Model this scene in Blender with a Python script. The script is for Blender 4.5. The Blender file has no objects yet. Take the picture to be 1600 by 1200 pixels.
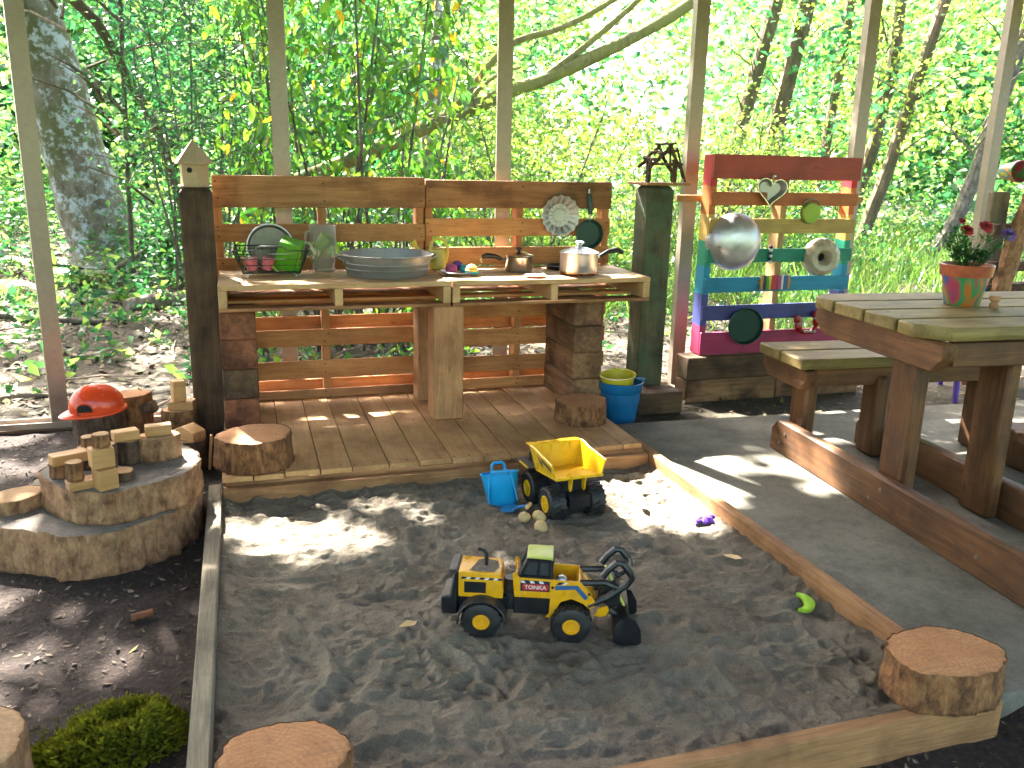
import bpy, bmesh, math, random
import numpy as np
from mathutils import Vector, Matrix, Euler

R = math.radians
PI = math.pi
scene = bpy.context.scene
C = scene.collection

# ---------------------------------------------------------------- camera
cam_data = bpy.data.cameras.new('camera')
cam = bpy.data.objects.new('camera', cam_data)
C.objects.link(cam)
yaw, pitch, roll = 0.3038, 0.2569, 0.0235
fw = Vector((math.sin(yaw) * math.cos(pitch), math.cos(yaw) * math.cos(pitch), -math.sin(pitch)))
rt = Vector((math.cos(yaw), -math.sin(yaw), 0))
up = rt.cross(fw)
rt2 = rt * math.cos(roll) + up * math.sin(roll)
up2 = -rt * math.sin(roll) + up * math.cos(roll)
mw = Matrix((rt2, up2, -fw)).transposed().to_4x4()
mw.translation = (0.12, -4.4106, 1.2244)
cam.matrix_world = mw
cam_data.sensor_width = 36.0
cam_data.lens = 1357.97 / 1600 * 36.0
cam_data.clip_start = 0.05
cam_data.clip_end = 2000
scene.camera = cam
cam_data.dof.use_dof = True          # small sensor lens: everything near is sharp, the far wood a touch soft
cam_data.dof.focus_distance = 3.4
cam_data.dof.aperture_fstop = 7.0

# ---------------------------------------------------------------- sky and sun
SUN = Vector((-0.32, 1.0, 1.1)).normalized()          # towards the sun: behind the shelter, a little left
sun_elev = math.asin(SUN.z)
sun_az = math.atan2(SUN.x, SUN.y)
world = bpy.data.worlds.new('World')
scene.world = world
world.use_nodes = True
wn = world.node_tree
wn.nodes.clear()
w_out = wn.nodes.new('ShaderNodeOutputWorld')
w_bg = wn.nodes.new('ShaderNodeBackground')
w_sky = wn.nodes.new('ShaderNodeTexSky')
w_sky.sky_type = 'NISHITA'
w_sky.sun_disc = False
w_sky.sun_elevation = sun_elev
w_sky.sun_rotation = sun_az
w_sky.air_density = 0.45
w_sky.dust_density = 5.0
w_sky.ozone_density = 0.0
w_bg.inputs['Strength'].default_value = 0.15
wn.links.new(w_sky.outputs[0], w_bg.inputs['Color'])
wn.links.new(w_bg.outputs[0], w_out.inputs['Surface'])
sun_data = bpy.data.lights.new('sun', 'SUN')
sun_data.energy = 5.0
sun_data.angle = R(0.55)
sun_data.color = (1.0, 0.95, 0.86)
sun = bpy.data.objects.new('sun', sun_data)
sun.rotation_euler = SUN.to_track_quat('Z', 'Y').to_euler()
sun.location = (-4, 12, 14)
C.objects.link(sun)

vs = scene.view_settings
vs.view_transform = 'Standard'
vs.look = 'None'
vs.gamma = 1
vs.use_curve_mapping = False
vs.exposure = 3.75
cy = scene.cycles
cy.use_denoising = True
cy.denoiser = 'OPENIMAGEDENOISE'
cy.max_bounces = 7
cy.diffuse_bounces = 4
cy.glossy_bounces = 3
cy.transmission_bounces = 6
cy.transparent_max_bounces = 8
cy.caustics_reflective = False
cy.caustics_refractive = False
cy.sample_clamp_indirect = 6

# ---------------------------------------------------------------- helpers: objects
def tag(o, label, cat, group=None, kind=None):
    if label: o['label'] = label
    if cat: o['category'] = cat
    if group: o['group'] = group
    if kind: o['kind'] = kind
    return o

def thing(name, label, cat, loc=(0, 0, 0), rz=0.0, group=None, rot=None):
    o = bpy.data.objects.new(name, None)
    o.empty_display_size = 0.05
    C.objects.link(o)
    o.location = loc
    o.rotation_euler = rot if rot is not None else (0, 0, rz)
    return tag(o, label, cat, group)

def link_mesh(name, me, parent=None, loc=(0, 0, 0), rot=(0, 0, 0)):
    o = bpy.data.objects.new(name, me)
    C.objects.link(o)
    o.parent = parent
    o.location = loc
    o.rotation_euler = rot
    return o

def copy_tree(root, loc, rz, label):
    """a thing and its parts and sub-parts, sharing mesh data"""
    r = root.copy(); C.objects.link(r)
    r.location = loc; r.rotation_euler = (root.rotation_euler[0], root.rotation_euler[1], rz)
    r['label'] = label
    for ch in list(root.children):
        c = ch.copy(); C.objects.link(c); c.parent = r
        for g in ch.children:
            d = g.copy(); C.objects.link(d); d.parent = c
    return r

class MB:
    """collects simple shapes; build() links them as one mesh object"""
    def __init__(s): s.v = []; s.f = []
    def add(s, vs_, fs_, M=None):
        n = len(s.v)
        if M is not None: vs_ = [tuple(M @ Vector(p)) for p in vs_]
        s.v += [tuple(p) for p in vs_]
        s.f += [tuple(i + n for i in f) for f in fs_]
        return s
    def box(s, c, d, M=None):
        x, y, z = c; a, b, e = d[0] / 2, d[1] / 2, d[2] / 2
        vs_ = [(x + i * a, y + j * b, z + k * e) for i in (-1, 1) for j in (-1, 1) for k in (-1, 1)]
        return s.add(vs_, [(0, 1, 3, 2), (4, 6, 7, 5), (0, 4, 5, 1), (2, 3, 7, 6), (0, 2, 6, 4), (1, 5, 7, 3)], M)
    def prism(s, poly, a, b, axis='Y', M=None):
        """outline in the plane across `axis`, pushed from a to b"""
        def pt(p, t):
            if axis == 'Y': return (p[0], t, p[1])
            if axis == 'X': return (t, p[0], p[1])
            return (p[0], p[1], t)
        n = len(poly)
        vs_ = [pt(p, a) for p in poly] + [pt(p, b) for p in poly]
        fs_ = [tuple(range(n)), tuple(range(2 * n - 1, n - 1, -1))]
        fs_ += [(i, i + n, (i + 1) % n + n, (i + 1) % n) for i in range(n)]
        return s.add(vs_, fs_, M)
    def lathe(s, prof, n=28, M=None, wob=None, close=False, cap=True):
        """profile of (radius, z) turned about Z; wob(angle, k) scales the radius"""
        vs_ = []; fs_ = []
        for k, (r, z) in enumerate(prof):
            for i in range(n):
                t = 2 * PI * i / n
                q = r * (wob(t, k) if wob else 1)
                vs_.append((q * math.cos(t), q * math.sin(t), z))
        m = len(prof)
        for k in range(m - 1 if not close else m):
            k2 = (k + 1) % m
            for i in range(n):
                j = (i + 1) % n
                fs_.append((k * n + i, k * n + j, k2 * n + j, k2 * n + i))
        if not close and cap:
            if prof[0][0] > 1e-5: fs_.append(tuple(range(n - 1, -1, -1)))
            if prof[-1][0] > 1e-5: fs_.append(tuple((m - 1) * n + i for i in range(n)))
        return s.add(vs_, fs_, M)
    def tube(s, pts, r, n=8, closed=False, M=None):
        pts = [Vector(p) for p in pts]; m = len(pts)
        rs = r if isinstance(r, (list, tuple)) else [r] * m
        vs_ = []; fs_ = []; ref = None
        for k in range(m):
            if closed: d = pts[(k + 1) % m] - pts[k - 1]
            else: d = pts[min(k + 1, m - 1)] - pts[max(k - 1, 0)]
            d.normalize()
            if ref is None:
                ref = Vector((0, 0, 1)) if abs(d.z) < 0.9 else Vector((1, 0, 0))
            ref = (ref - d * ref.dot(d)).normalized()
            b = d.cross(ref)
            for i in range(n):
                t = 2 * PI * i / n
                vs_.append(pts[k] + (ref * math.cos(t) + b * math.sin(t)) * rs[k])
        for k in range(m if closed else m - 1):
            k2 = (k + 1) % m
            for i in range(n):
                j = (i + 1) % n
                fs_.append((k * n + i, k * n + j, k2 * n + j, k2 * n + i))
        if not closed:
            fs_.append(tuple(range(n - 1, -1, -1))); fs_.append(tuple((m - 1) * n + i for i in range(n)))
        return s.add(vs_, fs_, M)
    def ball(s, c, rad, nu=14, nv=9, M=None):
        rx, ry, rz = rad if isinstance(rad, (list, tuple)) else (rad,) * 3
        prof = [(math.sin(PI * k / nv), -math.cos(PI * k / nv)) for k in range(nv + 1)]
        vs_ = [(c[0], c[1], c[2] - rz)]; fs_ = []
        for k in range(1, nv):
            for i in range(nu):
                t = 2 * PI * i / nu
                vs_.append((c[0] + rx * prof[k][0] * math.cos(t), c[1] + ry * prof[k][0] * math.sin(t), c[2] + rz * prof[k][1]))
        vs_.append((c[0], c[1], c[2] + rz)); L = len(vs_) - 1
        for i in range(nu):
            j = (i + 1) % nu
            fs_.append((0, 1 + j, 1 + i)); fs_.append((L, L - nu + i, L - nu + j))
            for k in range(nv - 2):
                fs_.append((1 + k * nu + i, 1 + k * nu + j, 1 + (k + 1) * nu + j, 1 + (k + 1) * nu + i))
        return s.add(vs_, fs_, M)
    def mesh(s, name, mat, bevel=0.0, smooth=35, seg=1):
        me = bpy.data.meshes.new(name)
        bm = bmesh.new()
        vs_ = [bm.verts.new(p) for p in s.v]
        for f in s.f:
            try: bm.faces.new([vs_[i] for i in f])
            except ValueError: pass
        bmesh.ops.recalc_face_normals(bm, faces=bm.faces)
        if bevel > 0:
            es = [e for e in bm.edges if e.is_manifold and e.calc_face_angle(0) > R(34)]
            bmesh.ops.bevel(bm, geom=es, offset=bevel, segments=seg, affect='EDGES', profile=0.6, clamp_overlap=True)
        bm.to_mesh(me); bm.free()
        if mat: me.materials.append(mat)
        if smooth:
            me.polygons.foreach_set('use_smooth', [True] * len(me.polygons))
            me.set_sharp_from_angle(angle=R(smooth))
        return me
    def build(s, name, mat, parent=None, loc=(0, 0, 0), rot=(0, 0, 0), bevel=0.0, smooth=35, seg=1):
        return link_mesh(name, s.mesh(name, mat, bevel, smooth, seg), parent, loc, rot)

def raw_mesh(name, verts, faces, mat, smooth=False):
    me = bpy.data.meshes.new(name)
    me.from_pydata([tuple(p) for p in verts], [], faces)
    me.update()
    if mat: me.materials.append(mat)
    if smooth: me.polygons.foreach_set('use_smooth', [True] * len(me.polygons))
    return me

_boards = {}
def board(name, c, d, axis, mat, parent=None, bevel=0.003, jit=0.0, rng=random, tilt=None):
    """a squared piece of wood; its grain runs along the local X of the mesh, laid along `axis`"""
    dx, dy, dz = d
    loc = {'X': (dx, dy, dz), 'Y': (dy, dx, dz), 'Z': (dz, dy, dx)}[axis]
    key = (tuple(round(q, 4) for q in loc), mat.name, bevel)
    if key not in _boards:
        _boards[key] = MB().box((0, 0, 0), loc).mesh(name, mat, bevel, 40)
    rot = {'X': (0, 0, 0), 'Y': (0, 0, PI / 2), 'Z': (0, -PI / 2, 0)}[axis]
    if jit: rot = tuple(q + rng.uniform(-jit, jit) for q in rot)
    if tilt: rot = tuple(a + b for a, b in zip(rot, tilt))
    return link_mesh(name, _boards[key], parent, c, rot)

# ---------------------------------------------------------------- helpers: noise for the shapes
def _hash(ix, iy, seed):
    h = (ix.astype(np.int64) * 374761393 + iy.astype(np.int64) * 668265263 + seed * 982451653) & 0x7fffffff
    h = ((h ^ (h >> 13)) * 1274126177) & 0x7fffffff
    return ((h ^ (h >> 16)) & 0xffff) / 65535.0
def vnoise(x, y, seed=0):
    x = np.asarray(x, float); y = np.asarray(y, float)
    ix = np.floor(x); iy = np.floor(y); fx = x - ix; fy = y - iy
    fx = fx * fx * (3 - 2 * fx); fy = fy * fy * (3 - 2 * fy)
    a = _hash(ix, iy, seed); b = _hash(ix + 1, iy, seed); c = _hash(ix, iy + 1, seed); d = _hash(ix + 1, iy + 1, seed)
    return (a * (1 - fx) + b * fx) * (1 - fy) + (c * (1 - fx) + d * fx) * fy
def fbm(x, y, seed=0, o=4):
    t = 0; a = 0.5
    for k in range(o):
        t = t + a * vnoise(x * 2 ** k + 17.3 * k, y * 2 ** k - 9.1 * k, seed + k); a *= 0.5
    return t

def grid_mesh(name, x0, x1, nx, y0, y1, ny, hf, mat, keep=None):
    X, Y = np.meshgrid(np.linspace(x0, x1, nx), np.linspace(y0, y1, ny))
    Z = hf(X, Y)
    co = np.stack([X.ravel(), Y.ravel(), Z.ravel()], 1)
    i = np.arange((nx - 1) * (ny - 1)); r_ = i // (nx - 1); c_ = i % (nx - 1); a = r_ * nx + c_
    q = np.stack([a, a + 1, a + nx + 1, a + nx], 1)
    if keep is not None: q = q[keep(co[q].mean(1))]
    return np_mesh(name, co, q, mat, True)

def np_mesh(name, co, faces, mat, smooth=False, attr=None):
    me = bpy.data.meshes.new(name)
    n, k = faces.shape
    me.vertices.add(len(co)); me.vertices.foreach_set('co', co.astype(np.float32).ravel())
    me.loops.add(n * k); me.loops.foreach_set('vertex_index', faces.astype(np.int32).ravel())
    me.polygons.add(n); me.polygons.foreach_set('loop_start', np.arange(0, n * k, k, dtype=np.int32))
    if smooth: me.polygons.foreach_set('use_smooth', np.ones(n, bool))
    me.update(calc_edges=True)
    if attr is not None:
        at = me.attributes.new('rnd', 'FLOAT', 'POINT'); at.data.foreach_set('value', attr.astype(np.float32))
    if mat: me.materials.append(mat)
    return me
# ---------------------------------------------------------------- procedural materials
class NT:
    def __init__(s, name):
        s.m = bpy.data.materials.new(name); s.m.use_nodes = True
        s.nt = s.m.node_tree; s.nt.nodes.clear()
        s.out = s.nt.nodes.new('ShaderNodeOutputMaterial')
    def n(s, t, **kw):
        nd = s.nt.nodes.new('ShaderNode' + t)
        for k, v in kw.items():
            if k.startswith('i_'):
                key = k[2:].replace('_', ' ')
                key = int(key) if key.isdigit() else key
                s.set(nd.inputs[key], v)
            else: setattr(nd, k, v)
        return nd
    def set(s, inp, v):
        if isinstance(v, bpy.types.NodeSocket): s.nt.links.new(v, inp)
        elif isinstance(v, bpy.types.Node): s.nt.links.new(v.outputs[0], inp)
        elif isinstance(v, (tuple, list)) and len(v) == 3 and inp.type == 'RGBA': inp.default_value = (*v, 1)
        else: inp.default_value = v
    def ramp(s, fac, stops, interp='LINEAR'):
        nd = s.n('ValToRGB'); s.set(nd.inputs[0], fac)
        e = nd.color_ramp.elements; nd.color_ramp.interpolation = interp
        while len(e) < len(stops): e.new(0.5)
        for q, (p, c) in zip(e, stops):
            q.position = p; q.color = (*c, 1) if len(c) == 3 else c
        return nd
    def mix(s, fac, a, b, mode='MIX'):
        nd = s.n('MixRGB', blend_type=mode); s.set(nd.inputs[0], fac); s.set(nd.inputs[1], a); s.set(nd.inputs[2], b); return nd
    def math(s, op, a, b=0.0):
        nd = s.n('Math', operation=op); s.set(nd.inputs[0], a); s.set(nd.inputs[1], b); return nd
    def noise(s, vec, scale, detail=4, rough=0.55, dist=0.0):
        nd = s.n('TexNoise'); s.set(nd.inputs['Vector'], vec) if vec is not None else None
        nd.inputs['Scale'].default_value = scale; nd.inputs['Detail'].default_value = detail
        nd.inputs['Roughness'].default_value = rough; nd.inputs['Distortion'].default_value = dist
        return nd
    def bump(s, h, strength=0.3, dist=0.01, normal=None):
        nd = s.n('Bump'); nd.inputs['Strength'].default_value = strength; nd.inputs['Distance'].default_value = dist
        s.set(nd.inputs['Height'], h)
        if normal is not None: s.set(nd.inputs['Normal'], normal)
        return nd
    def pbsdf(s, **kw):
        nd = s.n('BsdfPrincipled')
        for k, v in kw.items(): s.set(nd.inputs[k.replace('_', ' ')], v)
        s.nt.links.new(nd.outputs[0], s.out.inputs[0]); return nd

def shade(c, k): return tuple(min(1, q * k) for q in c)

def wood(name, light, dark, rough=0.75, stain=0.5, fiber=1.0, bump=0.35, moss=None, var=0.16):
    if not name.startswith('painted'): light, dark = (light[0] * 1.03, light[1], light[2] * 0.82), (dark[0] * 1.03, dark[1], dark[2] * 0.82)
    t = NT(name)
    tc = t.n('TexCoord'); oi = t.n('ObjectInfo')
    off = t.math('MULTIPLY', oi.outputs['Random'], 37.0)
    add = t.n('VectorMath', operation='ADD'); t.set(add.inputs[0], tc.outputs['Object'])
    cmb = t.n('CombineXYZ'); t.set(cmb.inputs[0], off); t.set(cmb.inputs[1], off); t.set(cmb.inputs[2], off)
    t.set(add.inputs[1], cmb)
    m1 = t.n('Mapping'); t.set(m1.inputs['Vector'], add); m1.inputs['Scale'].default_value = (1.2, 14, 14)
    m2 = t.n('Mapping'); t.set(m2.inputs['Vector'], add); m2.inputs['Scale'].default_value = (5, 120, 120)
    g1 = t.noise(m1, 2.2, 6, 0.6, 0.9)
    g2 = t.noise(m2, 2.0, 4, 0.6)
    st = t.noise(add, 5.0, 5, 0.6)
    base = t.ramp(g1, [(0.32, dark), (0.5, tuple((a + b) / 2 for a, b in zip(light, dark))), (0.66, light)])
    fib = t.ramp(g2, [(0.3, (0.62,) * 3), (0.62, (1.06,) * 3)])
    c = t.mix(0.75 * fiber, base, fib, 'MULTIPLY')
    stn = t.ramp(st, [(0.36, shade(dark, 0.55)), (0.56, (1, 1, 1))])
    c = t.mix(stain, c, stn, 'MULTIPLY')
    # knots
    vk = t.n('TexVoronoi', feature='F1'); mk = t.n('Mapping'); t.set(mk.inputs['Vector'], add); mk.inputs['Scale'].default_value = (2.1, 6, 6)
    t.set(vk.inputs['Vector'], mk); vk.inputs['Scale'].default_value = 1.6
    kn = t.ramp(vk.outputs['Distance'], [(0.03, (1, 1, 1)), (0.10, (0, 0, 0))])
    c = t.mix(t.math('MULTIPLY', kn.outputs[0], 0.65), c, shade(dark, 0.38))
    hv = t.n('HueSaturation'); t.set(hv.inputs['Color'], c)
    t.set(hv.inputs['Value'], t.math('ADD', t.math('MULTIPLY', oi.outputs['Random'], 2 * var), 1 - var))
    c = hv
    if moss:
        mo = t.noise(tc.outputs['Object'], 7.0, 6, 0.65)
        c = t.mix(t.math('MULTIPLY', t.ramp(mo, [(0.42, (0, 0, 0)), (0.62, (1, 1, 1))]).outputs[0], 0.75), c, moss)
    h = t.mix(0.5, g2, g1)
    t.pbsdf(Base_Color=c, Roughness=rough, Normal=t.bump(h, bump, 0.004))
    return t.m

def plain(name, col, rough=0.4, metal=0.0, var=0.08, dirt=0.0, dirtcol=(0.2, 0.18, 0.15), bump=0.0, spec=0.5, coat=0.0):
    """moulded plastic, paint or metal: colour with a little mottling, dust and uneven gloss"""
    t = NT(name); tc = t.n('TexCoord')
    n1 = t.noise(tc.outputs['Object'], 18, 5, 0.6)
    c = t.ramp(n1, [(0.3, shade(col, 1 - var * 2)), (0.7, shade(col, 1 + var))])
    if dirt > 0:
        n2 = t.noise(tc.outputs['Object'], 31, 6, 0.7)
        c = t.mix(t.math('MULTIPLY', t.ramp(n2, [(0.42, (0, 0, 0)), (0.66, (1, 1, 1))]).outputs[0], dirt), c, dirtcol)
    rr = t.ramp(n1, [(0.3, (max(0, rough - 0.1),) * 3), (0.7, (min(1, rough + 0.12),) * 3)])
    kw = dict(Base_Color=c, Roughness=rr, Metallic=metal)
    b = t.pbsdf(**kw)
    b.inputs['Specular IOR Level'].default_value = spec
    b.inputs['Coat Weight'].default_value = coat
    if bump: t.set(b.inputs['Normal'], t.bump(t.noise(tc.outputs['Object'], 90, 4), bump, 0.002))
    return t.m

def bark(name, c1, c2, c3, scale=1.0, moss=None):
    t = NT(name); tc = t.n('TexCoord')
    m = t.n('Mapping'); t.set(m.inputs['Vector'], tc.outputs['Object']); m.inputs['Scale'].default_value = (26 * scale, 26 * scale, 11 * scale)
    n1 = t.noise(m, 1.3, 8, 0.72, 0.5); n2 = t.noise(tc.outputs['Object'], 19 * scale, 7, 0.7)
    c = t.ramp(n1, [(0.34, c1), (0.5, c2), (0.64, c3)])
    c = t.mix(0.55, c, t.ramp(n2, [(0.38, (0.25,) * 3), (0.56, (1.12,) * 3)]), 'MULTIPLY')
    if moss:
        n3 = t.noise(tc.outputs['Object'], 3.1 * scale, 6, 0.65)
        c = t.mix(t.ramp(n3, [(0.43, (0, 0, 0)), (0.58, (1, 1, 1))]), c, moss)
    t.pbsdf(Base_Color=c, Roughness=0.9, Normal=t.bump(n1, 0.8, 0.012))
    return t.m

def endgrain(name, light, dark, edge, rings=70):
    t = NT(name); tc = t.n('TexCoord')
    nz = t.noise(tc.outputs['Object'], 5, 4, 0.5)
    w = t.mix(0.10, tc.outputs['Object'], nz.outputs['Color'], 'ADD')
    sep = t.n('SeparateXYZ'); t.set(sep.inputs[0], w)
    rad = t.math('SQRT', t.math('ADD', t.math('MULTIPLY', sep.outputs[0], sep.outputs[0]), t.math('MULTIPLY', sep.outputs[1], sep.outputs[1])))
    ring = t.math('SINE', t.math('MULTIPLY', rad, rings * 6.28))
    c = t.mix(t.math('MULTIPLY', t.math('ADD', ring, 1.0), 0.5), light, shade(light, 0.86))
    big = t.noise(tc.outputs['Object'], 9, 6, 0.65)
    c = t.mix(t.ramp(big, [(0.42, (0, 0, 0)), (0.66, (0.85,) * 3)]), c, dark)
    fine = t.noise(tc.outputs['Object'], 160, 3, 0.6)
    c = t.mix(0.5, c, t.ramp(fine, [(0.3, (0.6,) * 3), (0.65, (1.08,) * 3)]), 'MULTIPLY')
    # saw marks across the cut and grey weathered patches
    sm = t.n('Mapping'); t.set(sm.inputs['Vector'], tc.outputs['Object']); sm.inputs['Scale'].default_value = (6, 150, 6); sm.inputs['Rotation'].default_value = (0, 0, 0.5)
    saw = t.noise(sm, 1.0, 3, 0.6, 0.4)
    c = t.mix(0.45, c, t.ramp(saw, [(0.35, (0.72,) * 3), (0.6, (1.05,) * 3)]), 'MULTIPLY')
    wz = t.noise(tc.outputs['Object'], 14, 7, 0.7)
    c = t.mix(t.ramp(wz, [(0.52, (0, 0, 0)), (0.70, (0.55,) * 3)]), c, shade(edge, 1.6))
    pit_ = t.noise(tc.outputs['Object'], 33, 5, 0.75)
    c = t.mix(t.ramp(pit_, [(0.66, (0, 0, 0)), (0.70, (0.85,) * 3)]), c, shade(edge, 0.5))
    # radial drying cracks
    ang = t.math('ARCTAN2', sep.outputs[1], sep.outputs[0])
    cn = t.n('CombineXYZ'); t.set(cn.inputs[0], t.math('MULTIPLY', ang, 3.0)); t.set(cn.inputs[1], t.math('MULTIPLY', rad, 4.0))
    cr = t.n('TexVoronoi', feature='DISTANCE_TO_EDGE'); t.set(cr.inputs['Vector'], cn); cr.inputs['Scale'].default_value = 1.3
    crk = t.ramp(cr.outputs['Distance'], [(0.0, (1, 1, 1)), (0.022, (0, 0, 0))])
    c = t.mix(t.math('MULTIPLY', crk.outputs[0], 0.3), c, edge)
    t.pbsdf(Base_Color=c, Roughness=0.85, Normal=t.bump(t.mix(0.4, fine, saw), 0.6, 0.005))
    return t.m

def leafmat(name, cols, trans=0.5, gloss=0.05, tcol=1.5):
    """thin leaves: diffuse plus light through the blade, colour by leaf"""
    t = NT(name)
    at = t.n('Attribute', attribute_name='rnd')
    c = t.ramp(at.outputs['Fac'], [(i / max(1, len(cols) - 1), q) for i, q in enumerate(cols)])
    d = t.n('BsdfDiffuse'); t.set(d.inputs[0], c)
    tr = t.n('BsdfTranslucent'); tm = t.mix(1.0, c, (tcol, tcol * 1.0, tcol * 0.7), 'MULTIPLY'); t.set(tr.inputs[0], tm)
    mx = t.n('MixShader'); mx.inputs[0].default_value = trans; t.set(mx.inputs[1], d); t.set(mx.inputs[2], tr)
    g = t.n('BsdfGlossy'); g.inputs['Roughness'].default_value = 0.35; t.set(g.inputs[0], (0.9, 0.95, 0.9))
    m2 = t.n('MixShader'); m2.inputs[0].default_value = gloss; t.set(m2.inputs[1], mx); t.set(m2.inputs[2], g)
    t.nt.links.new(m2.outputs[0], t.out.inputs[0])
    return t.m

def bitsmat(name, cols, rough=0.85):
    t = NT(name); at = t.n('Attribute', attribute_name='rnd')
    c = t.ramp(at.outputs['Fac'], [(i / max(1, len(cols) - 1), q) for i, q in enumerate(cols)])
    t.pbsdf(Base_Color=c, Roughness=rough); return t.m

def glassmat(name, col, rough=0.08, alpha=0.0):
    t = NT(name)
    tr = t.n('BsdfTransparent'); t.set(tr.inputs[0], col); g = t.n('BsdfGlossy'); g.inputs['Roughness'].default_value = rough
    d = t.n('BsdfDiffuse'); t.set(d.inputs[0], (0.8, 0.8, 0.78)); lw = t.n('LayerWeight'); lw.inputs[0].default_value = 0.35
    m1 = t.n('MixShader'); m1.inputs[0].default_value = 0.11; t.set(m1.inputs[1], tr); t.set(m1.inputs[2], d)
    m2 = t.n('MixShader'); t.set(m2.inputs[0], t.math('MULTIPLY', lw.outputs['Facing'], 0.55)); t.set(m2.inputs[1], m1); t.set(m2.inputs[2], g)
    t.nt.links.new(m2.outputs[0], t.out.inputs[0]); return t.m

M = {}
M['pallet'] = wood('pallet_wood', (0.66, 0.32, 0.14), (0.49, 0.20, 0.075), 0.7, 0.35, 0.8)
M['pallet_dark'] = wood('aged_pallet_wood', (0.50, 0.25, 0.125), (0.29, 0.13, 0.06), 0.75, 0.5, 0.9)
M['counter'] = wood('counter_wood', (0.66, 0.43, 0.25), (0.54, 0.33, 0.175), 0.6, 0.3, 0.6)
M['deck'] = wood('deck_plank_wood', (0.67, 0.405, 0.215), (0.54, 0.30, 0.145), 0.7, 0.42, 0.5, var=0.10)
M['post_old'] = wood('dark_treated_post', (0.175, 0.10, 0.058), (0.085, 0.048, 0.028), 0.8, 0.6, 1.0, 0.6)
M['post_green'] = wood('algae_stained_post', (0.14, 0.12, 0.07), (0.07, 0.062, 0.038), 0.8, 0.6, 1.0, 0.6, moss=(0.08, 0.12, 0.06))
M['sleeper'] = wood('weathered_sleeper', (0.36, 0.20, 0.115), (0.17, 0.09, 0.052), 0.85, 0.8, 1.0, 0.6, var=0.35)
M['sleeper_red'] = wood('reddish_timber', (0.31, 0.12, 0.065), (0.15, 0.058, 0.033), 0.85, 0.7, 1.0, 0.5, var=0.3)
M['leg'] = wood('square_leg_wood', (0.58, 0.315, 0.175), (0.44, 0.22, 0.115), 0.75, 0.45, 0.7)
M['table'] = wood('stained_table_wood', (0.225, 0.098, 0.038), (0.10, 0.042, 0.017), 0.62, 0.5, 1.0, 0.5)
M['tabletop'] = wood('tabletop_wood', (0.33, 0.245, 0.095), (0.21, 0.15, 0.055), 0.6, 0.4, 1.0, 0.4)
M['frame'] = wood('sandbox_board', (0.44, 0.235, 0.12), (0.29, 0.145, 0.07), 0.8, 0.5)
M['frame_grey'] = wood('grey_sandbox_board', (0.30, 0.26, 0.215), (0.20, 0.17, 0.14), 0.85, 0.5)
M['block'] = wood('toy_block_wood', (0.62, 0.355, 0.165), (0.50, 0.27, 0.115), 0.65, 0.2, 0.6)
M['birdhouse'] = wood('birdhouse_wood', (0.56, 0.42, 0.28), (0.48, 0.34, 0.22), 0.65, 0.15, 0.4, 0.15)
M['bark_stump'] = bark('stump_bark', (0.06, 0.026, 0.012), (0.24, 0.105, 0.04), (0.38, 0.19, 0.075))
M['bark_slab'] = bark('slab_bark', (0.17, 0.075, 0.034), (0.36, 0.185, 0.09), (0.48, 0.28, 0.145), 0.9)
M['bark_dark'] = bark('dark_bark', (0.035, 0.02, 0.014), (0.10, 0.058, 0.035), (0.19, 0.115, 0.07))
M['cut'] = endgrain('cut_log_face', (0.60, 0.285, 0.12), (0.46, 0.195, 0.072), (0.14, 0.06, 0.025))
M['cut_pale'] = endgrain('pale_cut_face', (0.60, 0.36, 0.18), (0.46, 0.25, 0.115), (0.16, 0.1, 0.06))
M['cut_grey'] = endgrain('greyed_cut_face', (0.28, 0.23, 0.185), (0.15, 0.135, 0.12), (0.08, 0.06, 0.045), 45)
def galvanised(name, col, rough):
    t = NT(name); tc = t.n('TexCoord')
    v = t.n('TexVoronoi'); t.set(v.inputs['Vector'], tc.outputs['Object']); v.inputs['Scale'].default_value = 55
    n = t.noise(tc.outputs['Object'], 8, 5, 0.6)
    c = t.mix(0.35, t.ramp(n, [(0.3, shade(col, 0.75)), (0.7, shade(col, 1.1))]), t.ramp(v.outputs['Color'], [(0, shade(col, 0.8)), (1, shade(col, 1.15))]))
    t.pbsdf(Base_Color=c, Metallic=0.6, Roughness=t.ramp(n, [(0.3, (rough - 0.08,) * 3), (0.7, (rough + 0.12,) * 3)]))
    return t.m
M['steel_post'] = galvanised('galvanised_post', (0.33, 0.27, 0.22), 0.40)
M['zinc'] = galvanised('galvanised_tub_metal', (0.36, 0.35, 0.335), 0.42)
M['steel'] = plain('polished_steel', (0.62, 0.60, 0.58), 0.16, 1.0, 0.05)
M['steel_dull'] = plain('brushed_aluminium', (0.66, 0.67, 0.70), 0.36, 0.8, 0.08)
M['copper'] = plain('copper_base', (0.55, 0.27, 0.17), 0.3, 1.0)
M['tin'] = plain('tin_mould', (0.46, 0.44, 0.41), 0.42, 0.75)
M['tray_metal'] = plain('tarnished_tray', (0.24, 0.22, 0.17), 0.45, 0.8, 0.2)
M['black'] = plain('black_plastic', (0.008, 0.0095, 0.013), 0.38, 0, 0.1, 0.12, (0.09, 0.08, 0.07))
M['rubber'] = plain('tyre_plastic', (0.010, 0.011, 0.013), 0.55, 0, 0.1, 0.28, (0.08, 0.07, 0.06))
M['fender'] = plain('dark_grey_plastic', (0.022, 0.024, 0.028), 0.4, 0, 0.1, 0.35, (0.12, 0.11, 0.10))
M['yellow'] = plain('toy_yellow', (0.82, 0.40, 0.006), 0.30, 0, 0.05, 0.16, (0.22, 0.17, 0.10))
M['yellow_bed'] = plain('dump_bed_yellow', (0.82, 0.49, 0.008), 0.32, 0, 0.04, 0.08, (0.35, 0.24, 0.08))
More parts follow.
